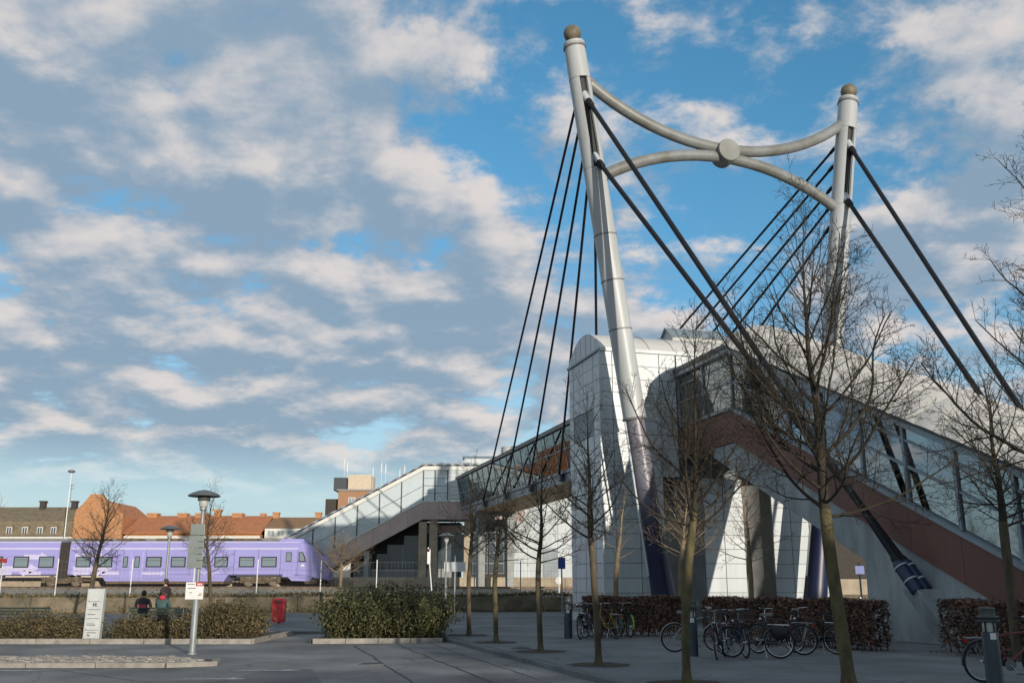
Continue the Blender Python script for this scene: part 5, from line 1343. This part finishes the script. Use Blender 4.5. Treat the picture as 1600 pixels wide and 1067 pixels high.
# bollard lamps
def bollard(x, y, label, ring=False):
    t = thing('lamp_bollard', (x, y, 0), label, 'bollard', 'dark lamp bollards')
    mb = MB(); mb.lathe([(.135, 0), (.13, .02), (.125, .86), (.118, .875)], (x, y, 0), UZ, 24); mb.build('shaft', 'bollard', t, smooth=True)
    mb = MB(); mb.lathe([(.095, 0), (.10, .01), (.10, .14), (.095, .15)], (x, y, .872), UZ, 20); mb.build('lens', 'lamp_lens', t, smooth=True)
    for k in range(5):
        a = k * 1.2566; mb = MB(); mb.box(x + .108 * math.cos(a) - .012, x + .108 * math.cos(a) + .012, y + .108 * math.sin(a) - .012, y + .108 * math.sin(a) + .012, .872, 1.03); mb.build('cage_bar', 'bollard', t)
    mb = MB(); mb.lathe([(.11, 0), (.175, .015), (.18, .035), (.13, .05), (.125, .06), (.175, .075), (.178, .09), (.12, .10), (.118, .2), (.128, .215), (.12, .23), (.02, .235)], (x, y, 1.02), UZ, 28); mb.build('cap', 'bollard_cap', t, smooth=True)
    mb = MB(); mb.box(x - .055, x + .04, y - .128, y - .122, .76, .86); mb.build('sticker', 'sign_white', t)
    if ring:
        mb = MB(); mb.torus((x - .2, y, .55), (0, 1, 0), .08, .014, 18, 6); mb.build('lock_ring', 'galv', t)
bollard(7.72, 16.2, 'dark lamp bollard nearest, in the lower right corner')
bollard(1.75, 31.2, 'dark lamp bollard at the left end of the bicycles', True)
bollard(4.22, 23.5, 'dark lamp bollard half hidden behind a kerb tree trunk')
# poles with signs
def sign_post(x, y, zb, h, plates, label, lean=0.0, r=.03, post='white_paint'):
    t = thing('sign_post', (x, y, zb), label, 'sign')
    mb = MB(); mb.tube([(x, y, zb), (x + lean, y, zb + h)], r, 8); mb.build('post', post, t, smooth=True)
    for (kind, z, w, hh, m_) in plates:
        xx = x + lean * (z - zb) / h; mb = MB()
        if kind == 'disc': mb.lathe([(.05, 0), (w / 2, .0), (w / 2, .02), (.05, .021)], (xx, y - .04, z), (0, -1, 0), 24)
        else: mb.box(xx - w / 2, xx + w / 2, y - .07, y - .045, z - hh / 2, z + hh / 2)
        mb.build('plate', m_, t)
sign_post(-3.75, 48.0, 0, 3.4, [('box', 2.95, .16, .7, 'sign_white'), ('box', 3.25, .12, .12, 'sign_red')], 'leaning white sign pole between the bush and white lamp', -.35)
sign_post(-3.35, 58.0, .0, 3.3, [('box', 2.65, 1.25, .55, 'sign_white')], 'white panel sign on a slim post beyond the white lamp')
sign_post(2.9, 57.5, 0, 3.2, [('box', 2.85, .42, .65, 'sign_blue')], 'blue rectangular sign on a thin post left of the tower', 0, .035, 'galv')
sign_post(17.0, 58, 0, 2.8, [('box', 2.2, .9, .6, 'sign_white')], 'white sign on a post seen beneath the stairway', 0, .04)
sign_post(16.4, 52, 0, 3.4, [('disc', 3.2, .4, 0, 'sign_red'), ('disc', 2.75, .4, 0, 'sign_red')], 'red round signs on a post seen beneath the stairway', 0, .04)
sign_post(17.6, 50, 0, 2.7, [('box', 2.35, .45, .4, 'sign_blue')], 'dark blue sign on a post seen beneath the stairway', 0, .05, 'bollard')
sign_post(-31.0, 60, .0, 3.1, [('box', 3.05, .5, .25, 'sign_red')], 'white post with small red top at the far left', 0, .05)

# ================================================================== benches, people, bag
def bench(x, y, w, label):
    t = thing('bench', (x, y, 0), label, 'bench', 'green metal benches')
    for k in (-w / 2, w / 2):
        mb = MB(); mb.tube([(x + k, y - .3, 0), (x + k, y - .28, .80)], .03, 8); mb.build('leg', 'bench_green', t)
        mb = MB(); mb.tube([(x + k, y + .22, 0), (x + k, y + .22, .45), (x + k, y - .28, .47)], .025, 8); mb.build('leg', 'bench_green', t)
    for z in (.80, .70, .60): 
        mb = MB(); mb.box(x - w / 2, x + w / 2, y - .30, y - .26, z - .035, z + .035); mb.build('back_slat', 'bench_green', t)
    for k in range(5): 
        mb = MB(); mb.box(x - w / 2, x + w / 2, y - .22 + k * .1, y - .14 + k * .1, .46, .49); mb.build('seat_slat', 'bench_green', t)
bench(-12.75, 36.0, 1.95, 'dark metal bench holding two seated people and a bag')
bench(-17.6, 36.0, 2.1, 'empty dark metal bench at the left edge')

def figure(name, loc, rz, J, label, mats, extra=None):
    """J: joint name -> (pos, radius); one skinned continuous body, faces coloured by nearest bone"""
    bones = [('pelvis', 'belly', 'top'), ('belly', 'chest', 'top'), ('chest', 'neck', 'top'), ('neck', 'chin', 'skin'), ('chin', 'head', 'skin'), ('head', 'crown', 'skin')]
    for s in 'lr':
        bones += [('chest', 'shoulder_' + s, 'top'), ('shoulder_' + s, 'elbow_' + s, 'top'), ('elbow_' + s, 'wrist_' + s, 'top'), ('wrist_' + s, 'palm_' + s, 'skin'),
                  ('pelvis', 'hip_' + s, 'legs'), ('hip_' + s, 'knee_' + s, 'legs'), ('knee_' + s, 'ankle_' + s, 'legs'), ('ankle_' + s, 'toe_' + s, 'shoe')]
    J = dict(J)
    for s in 'lr':
        pw, pp = Vector(J['wrist_' + s][0]), Vector(J['palm_' + s][0]); d = (pp - pw).normalized(); sd = d.orthogonal().normalized()
        for k, (off, ln) in enumerate(((-.03, .065), (-.01, .08), (.01, .075), (.03, .06))):
            J['f%d_%s' % (k, s)] = (pp + sd * off + d * .02, .011); J['g%d_%s' % (k, s)] = (pp + sd * off * 1.1 + d * ln + Vector((0, 0, -.015)), .009)
            bones += [('palm_' + s, 'f%d_%s' % (k, s), 'skin'), ('f%d_%s' % (k, s), 'g%d_%s' % (k, s), 'skin')]
        J['th_' + s] = (pw.lerp(pp, .5) + sd * -.055 + d * .03, .011); bones.append(('wrist_' + s, 'th_' + s, 'skin'))
    names = list(J); idx = {n: i for i, n in enumerate(names)}
    me = bpy.data.meshes.new('body'); me.from_pydata([tuple(J[n][0]) for n in names], [(idx[a], idx[b]) for a, b, _ in bones], [])
    o = bpy.data.objects.new('tmp', me); COL.objects.link(o)
    o.modifiers.new('skin', 'SKIN'); sb_ = o.modifiers.new('sub', 'SUBSURF'); sb_.levels = 1; sb_.render_levels = 1
    for i, n in enumerate(names):
        sv = me.skin_vertices[0].data[i]; r = J[n][1]; sv.radius = (r, r) if not hasattr(r, '__len__') else r; sv.use_root = (n == 'pelvis')
    dg = bpy.context.evaluated_depsgraph_get(); dg.update()
    bm = bpy.data.meshes.new_from_object(o.evaluated_get(dg)); bpy.data.objects.remove(o)
    keys = ['top', 'skin', 'legs', 'shoe']
    bm.materials.clear()
    for k in keys: bm.materials.append(M[mats[k]])
    segs = [(Vector(J[a][0]), Vector(J[b][0]), keys.index(c)) for a, b, c in bones]
    for f in bm.polygons:
        c = f.center; best = 9; mi = 0
        for a, b, k in segs:
            ab = b - a; t_ = max(0, min(1, (c - a).dot(ab) / max(ab.length_squared, 1e-9))); dd = (c - a - ab * t_).length
            if dd < best: best = dd; mi = k
        f.material_index = mi; f.use_smooth = True
    t = thing(name, loc, label, 'person', None, rz)
    b_ = bpy.data.objects.new('body', bm); COL.objects.link(b_); b_.parent = t
    # hair: shell over back and top of the head (face looks towards +y of the figure)
    hp = Vector(J['head'][0]); hm = MB(); hm.ball((0, -.018, .02), 1.0, 16, 10, (.092, .105, .115))
    hm.f = [f for f in hm.f if not (sum(hm.v[i][1] for i in f) / len(f) > .03 and sum(hm.v[i][2] for i in f) / len(f) < .055)]
    hm.mi = [0] * len(hm.f); hm.v = [(x + hp.x, y + hp.y, z + hp.z) for x, y, z in hm.v]
    h_ = hm.build('hair', 'hair'); h_.parent = t
    for s in (-1, 1):
        fm_ = MB(); fm_.ball((hp.x + s * .032, hp.y + .082, hp.z + .005), .012, 8, 6); e_ = fm_.build('eye', 'ink'); e_.parent = t
        fm_ = MB(); fm_.ball((hp.x + s * .085, hp.y - .005, hp.z - .01), .028, 8, 6, (.4, .8, 1.1)); e_ = fm_.build('ear', 'skin'); e_.parent = t
    fm_ = MB(); fm_._add([(hp.x, hp.y + .118, hp.z - .03), (hp.x - .018, hp.y + .085, hp.z - .04), (hp.x + .018, hp.y + .085, hp.z - .04), (hp.x, hp.y + .085, hp.z + .015)], [(0, 1, 3), (0, 3, 2), (0, 2, 1)]); e_ = fm_.build('nose', 'skin'); e_.parent = t
    fm_ = MB(); fm_.box(hp.x - .025, hp.x + .025, hp.y + .075, hp.y + .088, hp.z - .075, hp.z - .066); e_ = fm_.build('mouth', 'cloth_red'); e_.parent = t
    return t
def seated(dx=.0):
    J = dict(pelvis=((0, 0, .60), (.16, .13)), belly=((0, -.01, .78), (.155, .12)), chest=((0, .0, 1.00), (.175, .125)), neck=((0, .04, 1.16), .055), chin=((0, .055, 1.22), .06), head=((0, .06, 1.30), (.082, .095)), crown=((0, .055, 1.38), .06))
    for s, k in (('l', -1), ('r', 1)):
        J.update({'shoulder_' + s: ((k * .20, .01, 1.07), .075), 'elbow_' + s: ((k * .27, .12, .82), .055), 'wrist_' + s: ((k * .14, .34, .76), .036), 'palm_' + s: ((k * .10, .42, .76), (.035, .022)),
                  'hip_' + s: ((k * .10, .05, .57), .095), 'knee_' + s: ((k * .12, .50, .56), .07), 'ankle_' + s: ((k * .12, .50, .10), .045), 'toe_' + s: ((k * .13, .70, .05), .04)})
    return J
def standing():
    J = dict(pelvis=((0, 0, .96), (.16, .12)), belly=((0, 0, 1.14), (.15, .11)), chest=((0, .0, 1.38), (.18, .12)), neck=((0, .02, 1.56), .055), chin=((0, .035, 1.63), .06), head=((0, .04, 1.71), (.082, .095)), crown=((0, .035, 1.80), .06))
    for s, k in (('l', -1), ('r', 1)):
        J.update({'shoulder_' + s: ((k * .20, .0, 1.46), .075), 'elbow_' + s: ((k * .26, .02, 1.18), .055), 'wrist_' + s: ((k * .16, .24, 1.08), .036), 'palm_' + s: ((k * .12, .31, 1.09), (.035, .022)),
                  'hip_' + s: ((k * .10, 0, .90), .095), 'knee_' + s: ((k * .11, .03, .50), .07), 'ankle_' + s: ((k * .12, -.01, .10), .045), 'toe_' + s: ((k * .14, .17, .05), .04)})
    return J
p1 = figure('person', (-13.35, 35.98, 0), R(6), seated(), 'person seated at the left in a black jacket, seen from behind', dict(top='jacket_black', skin='skin', legs='trousers', shoe='shoe'))
mb = MB(); mb.box(-.14, .16, -.17, -.13, .82, .93); o = mb.build('red_print', 'cloth_pink'); o.parent = p1
p2 = figure('person', (-12.65, 35.98, 0), R(-8), seated(), 'person seated in the middle in a teal jacket with red hood', dict(top='jacket_teal', skin='skin', legs='trousers', shoe='shoe'))
mb = MB(); mb.ball((0, -.01, 1.17), .13, 12, 8, (1, .95, .75)); o = mb.build('hood', 'cloth_red', smooth=True); o.parent = p2
p3 = figure('person', (-12.95, 37.1, 0), R(70), standing(), 'person standing behind the bench in a dark jacket', dict(top='jacket_brown', skin='skin', legs='trousers', shoe='shoe'))
bgp = thing('backpack', (-11.9, 35.95, .49), 'black backpack lying on the right end of the bench', 'bag')
mb = MB(); mb.ball((-11.9, 35.95, .66), 1, 16, 10, (.34, .18, .17)); mb.v = [(x, y, max(z, .492)) for x, y, z in mb.v]; mb.build('body', 'bag', bgp, smooth=True)
mb = MB(); mb.ball((-11.78, 35.82, .63), 1, 12, 8, (.16, .08, .10)); mb.build('pocket', 'bag', bgp, smooth=True)
mb = MB(); mb.tube([(-12.1, 35.85, .78), (-12.0, 35.82, .86), (-11.88, 35.85, .82)], .015, 6); mb.build('strap', 'bag', bgp)

# ================================================================== bicycles
def bicycle(x, y, rz, label, frame='bike_black', basket=False, rack=True, step_through=False, lean=.05, fork_turn=.25, guard='bike_black', bars='chrome', bag=False, saddle='rubber', seat=None):
    t = thing('bicycle', (x, y, 0), label, 'bicycle', 'parked bicycles', rz)
    t.rotation_euler = (lean, 0, rz)
    def put(mb, nm, m_, par=None, smooth=True):
        o = mb.build(nm, m_, smooth=smooth); o.parent = par or t; return o
    WR = .335; xr, xf = -.53, .55; hz = WR + .012
    def wheel(xc, steer=0.0):
        ax = Vector((math.sin(steer), math.cos(steer), 0)) if steer else Vector((0, 1, 0))
        mb = MB(); mb.torus((xc, 0, hz), ax, WR - .008, .020, 36, 6); w = put(mb, 'wheel', 'rubber')
        mb = MB(); mb.torus((xc, 0, hz), ax, WR - .036, .012, 36, 5); put(mb, 'rim', 'chrome', w)
        mb = MB(); u = ax.cross(UZ).normalized()
        for k in range(18):
            a = 2 * math.pi * k / 18; e = u * math.cos(a) + UZ * math.sin(a); c = Vector((xc, 0, hz))
            mb.tube([c + e * .02 + ax * (.03 if k % 2 else -.03), c + e * (WR - .045)], .0022, 3, caps=False)
        mb.tube([Vector((xc, 0, hz)) - ax * .05, Vector((xc, 0, hz)) + ax * .05], .025, 8); put(mb, 'spokes', 'chrome', w)
        # mud guard
        mb = MB(); pts = []
        for k in range(15):
            a = R(-12 + 192 * k / 14) if xc < 0 else R(35 + 135 * k / 14)
            pts.append(Vector((xc, 0, hz)) + (u * (-math.cos(a)) + UZ * math.sin(a)) * (WR + .03) if xc < 0 else Vector((xc, 0, hz)) + (u * math.cos(a) + UZ * math.sin(a)) * (WR + .03))
        vs = []
        for p in pts:
            rad = (p - Vector((xc, 0, hz))).normalized()
            vs += [p - ax * .03 - rad * .012, p, p + ax * .03 - rad * .012]
        mb._add(vs, [(3 * i + j, 3 * i + j + 1, 3 * i + j + 4, 3 * i + j + 3) for i in range(14) for j in range(2)]); put(mb, 'mudguard', guard, w)
        return w
    wheel(xr); wheel(xf, fork_turn)
    bb = (-.08, 0, .29); st = (-.26, 0, .80); ht = (.36, 0, .84); hb = (.40, 0, .68)
    mb = MB()
    mb.tube([bb, st], .017, 8)
    if step_through:
        mb.tube([(-.14, 0, .46), (.1, 0, .42), hb], .017, 8); mb.tube([bb, (.14, 0, .37), (.405, 0, .64)], .019, 8)
    else:
        mb.tube([(-.245, 0, .76), ht], .016, 8); mb.tube([bb, hb], .019, 8)
    mb.tube([ht, hb], .02, 8)
    for s in (-.055, .055):
        mb.tube([(bb[0], s * .6, bb[2]), (xr, s, hz)], .010, 6); mb.tube([(-.24, s * .5, .74), (xr, s, hz)], .009, 6)
    put(mb, 'frame', frame)
    mb = MB(); mb.tube([hb, (.425, 0, .60)], .018, 8)
    for s in (-.05, .05): mb.tube([(.425, s, .62), (.50, s * 1.05, .42), (xf, s, hz)], .011, 6)
    put(mb, 'fork', 'chrome' if frame in ('bike_white', 'bike_grey') else frame)
    mb = MB(); c_, s_ = math.cos(-fork_turn), math.sin(-fork_turn)
    def hbp(px, py, pz): return (.36 + px * c_ - py * s_, px * s_ + py * c_, pz)
    mb.tube([(.37, 0, .83), (.355, 0, 1.02)], .014, 8)
    mb.tube([hbp(-.16, -.29, 1.03), hbp(-.02, -.25, 1.06), hbp(.07, -.1, 1.05), hbp(.02, 0, 1.02), hbp(.07, .1, 1.05), hbp(-.02, .25, 1.06), hbp(-.16, .29, 1.03)], .011, 8); hbar = put(mb, 'handlebar', bars)
    for s in (-1, 1):
        mb = MB(); mb.tube([hbp(-.19, s * .30, 1.025), hbp(-.07, s * .27, 1.05)], .017, 8); put(mb, 'grip', 'rubber', hbar)
    mb = MB(); mb.tube([(-.26, 0, .78), (-.285, 0, .92)], .013, 8); put(mb, 'seat_post', 'chrome')
    mb = MB(); mb.prism([(-.43, -.085, .93), (-.40, -.10, .93), (-.24, -.045, .925), (-.13, -.018, .92), (-.13, .018, .92), (-.24, .045, .925), (-.40, .10, .93), (-.43, .085, .93)], (0, 0, .055)); put(mb, 'saddle', saddle)
    mb = MB(); mb.lathe([(.02, -.01), (.095, -.008), (.095, .0), (.02, .01)], (bb[0], -.06, bb[2]), (0, 1, 0), 20); mb.tube([(bb[0], -.08, bb[2]), (bb[0] + .1, -.09, bb[2] - .13)], .011, 6); mb.tube([(bb[0], .08, bb[2]), (bb[0] - .1, .09, bb[2] + .13)], .011, 6)
    mb.box(bb[0] + .06, bb[0] + .15, -.19, -.09, bb[2] - .145, bb[2] - .12); mb.box(bb[0] - .15, bb[0] - .06, .09, .19, bb[2] + .12, bb[2] + .145); put(mb, 'crank_set', 'chrome', smooth=False)
    mb = MB(); mb.prism([(bb[0] + .1, -.065, bb[2] + .08), (bb[0] + .1, -.065, bb[2] - .03), (xr, -.065, hz - .05), (xr, -.065, hz + .06)], (0, .012, 0)); put(mb, 'chain_guard', guard)
    mb = MB(); mb.tube([(-.2, .05, .30), (-.26, .16, .02)], .009, 6); put(mb, 'kickstand', 'chrome')
    if rack:
        mb = MB()
        for s in (-.06, 0, .06): mb.tube([(-.30, s, .74), (-.78, s, .73)], .007, 5)
        for s in (-.06, .06): mb.tube([(-.66, s, .73), (xr, s, hz)], .007, 5)
        mb.tube([(-.78, -.06, .73), (-.78, .06, .73)], .007, 5); put(mb, 'rack', 'bike_black' if bars != 'chrome' else 'chrome')
        mb = MB(); mb.box(-.80, -.785, -.045, .045, .66, .71); put(mb, 'rear_reflector', 'reflector_red', smooth=False)
    mb = MB(); mb.lathe([(.02, 0), (.04, .02), (.042, .05), (.03, .06)], (.44, 0, .80), (1, 0, 0), 12); put(mb, 'headlamp', 'chrome')
    if basket:
        mb = MB(); x0, x1, w, z0, z1 = .47, .74, .17, .84, 1.06
        for k in range(5):
            z = z0 + (z1 - z0) * k / 4; e = .02 * k / 4
            mb.tube([(x0 - e, -w - e, z), (x1 + e, -w - e, z), (x1 + e, w + e, z), (x0 - e, w + e, z), (x0 - e, -w - e, z)], .005, 4)
        for k in range(9):
            f = k / 8; 
            for s in (-1, 1): mb.tube([(x0 + (x1 - x0) * f, s * w, z0), (x0 + (x1 - x0) * f, s * (w + .02), z1)], .004, 4)
            for xx in (x0, x1): mb.tube([(xx, -w + 2 * w * f, z0), (xx, -w + 2 * w * f, z1)], .004, 4)
        mb.box(x0, x1, -w, w, z0 - .006, z0); put(mb, 'basket', 'basket', smooth=False)
    if bag:
        mb = MB(); mb.ball((-.56, 0, .56), 1, 12, 8, (.20, .17, .16)); put(mb, 'pannier', 'bag')
    return t
bicycle(4.55, 24.9, R(4), 'grey bicycle seen side on at the left of the dark group', 'bike_grey', rack=False, guard='bike_grey', saddle='bike_grey', fork_turn=.2)
bicycle(4.75, 22.85, R(-112), 'dark bicycle with basket pointing its front wheel at the road', 'bike_black', basket=True, fork_turn=-.1)
bicycle(5.15, 23.3, R(-75), 'dark bicycle squeezed in the middle of the group with cloudy basket', 'bike_blue', basket=True, step_through=True, fork_turn=.2)
bicycle(5.55, 22.9, R(158), 'black bicycle with pannier bag and pale saddle, rear wheel towards the road', 'bike_black', bag=True, saddle='bike_grey', lean=-.06)
bicycle(6.45, 24.1, R(150), 'dark bicycle with red rear reflector right of the pannier bicycle', 'bike_black', fork_turn=.3)
bicycle(7.35, 24.3, R(140), 'dark bicycle half in the hedge behind the thick tree trunk', 'bike_black', lean=-.07)
bicycle(8.55, 17.25, R(3), 'nearest bicycle with white fork and red frame behind the corner bollard', 'bike_red', guard='bike_black', fork_turn=.35, rack=True)
bicycle(9.45, 16.5, R(20), 'white framed bicycle cut by the right picture edge', 'bike_white', step_through=True)
bicycle(2.15, 31.2, R(-95), 'dark bicycle next to the left lamp bollard', 'bike_black', basket=True)
bicycle(2.5, 31.1, R(-70), 'black bicycle second from the left lamp bollard', 'bike_blue', step_through=True)
bicycle(2.95, 31.3, R(118), 'yellow bicycle with red rear light before the left hedge', 'bike_yellow', guard='bike_black', fork_turn=.1, step_through=True)
bicycle(3.62, 32.0, R(100), 'bicycle with lime green mudguard before the left hedge', 'bike_black', guard='bike_lime', rack=False)
bicycle(15.9, 45.5, R(80), 'pale bicycle far behind, seen beneath the stairway', 'bike_white')
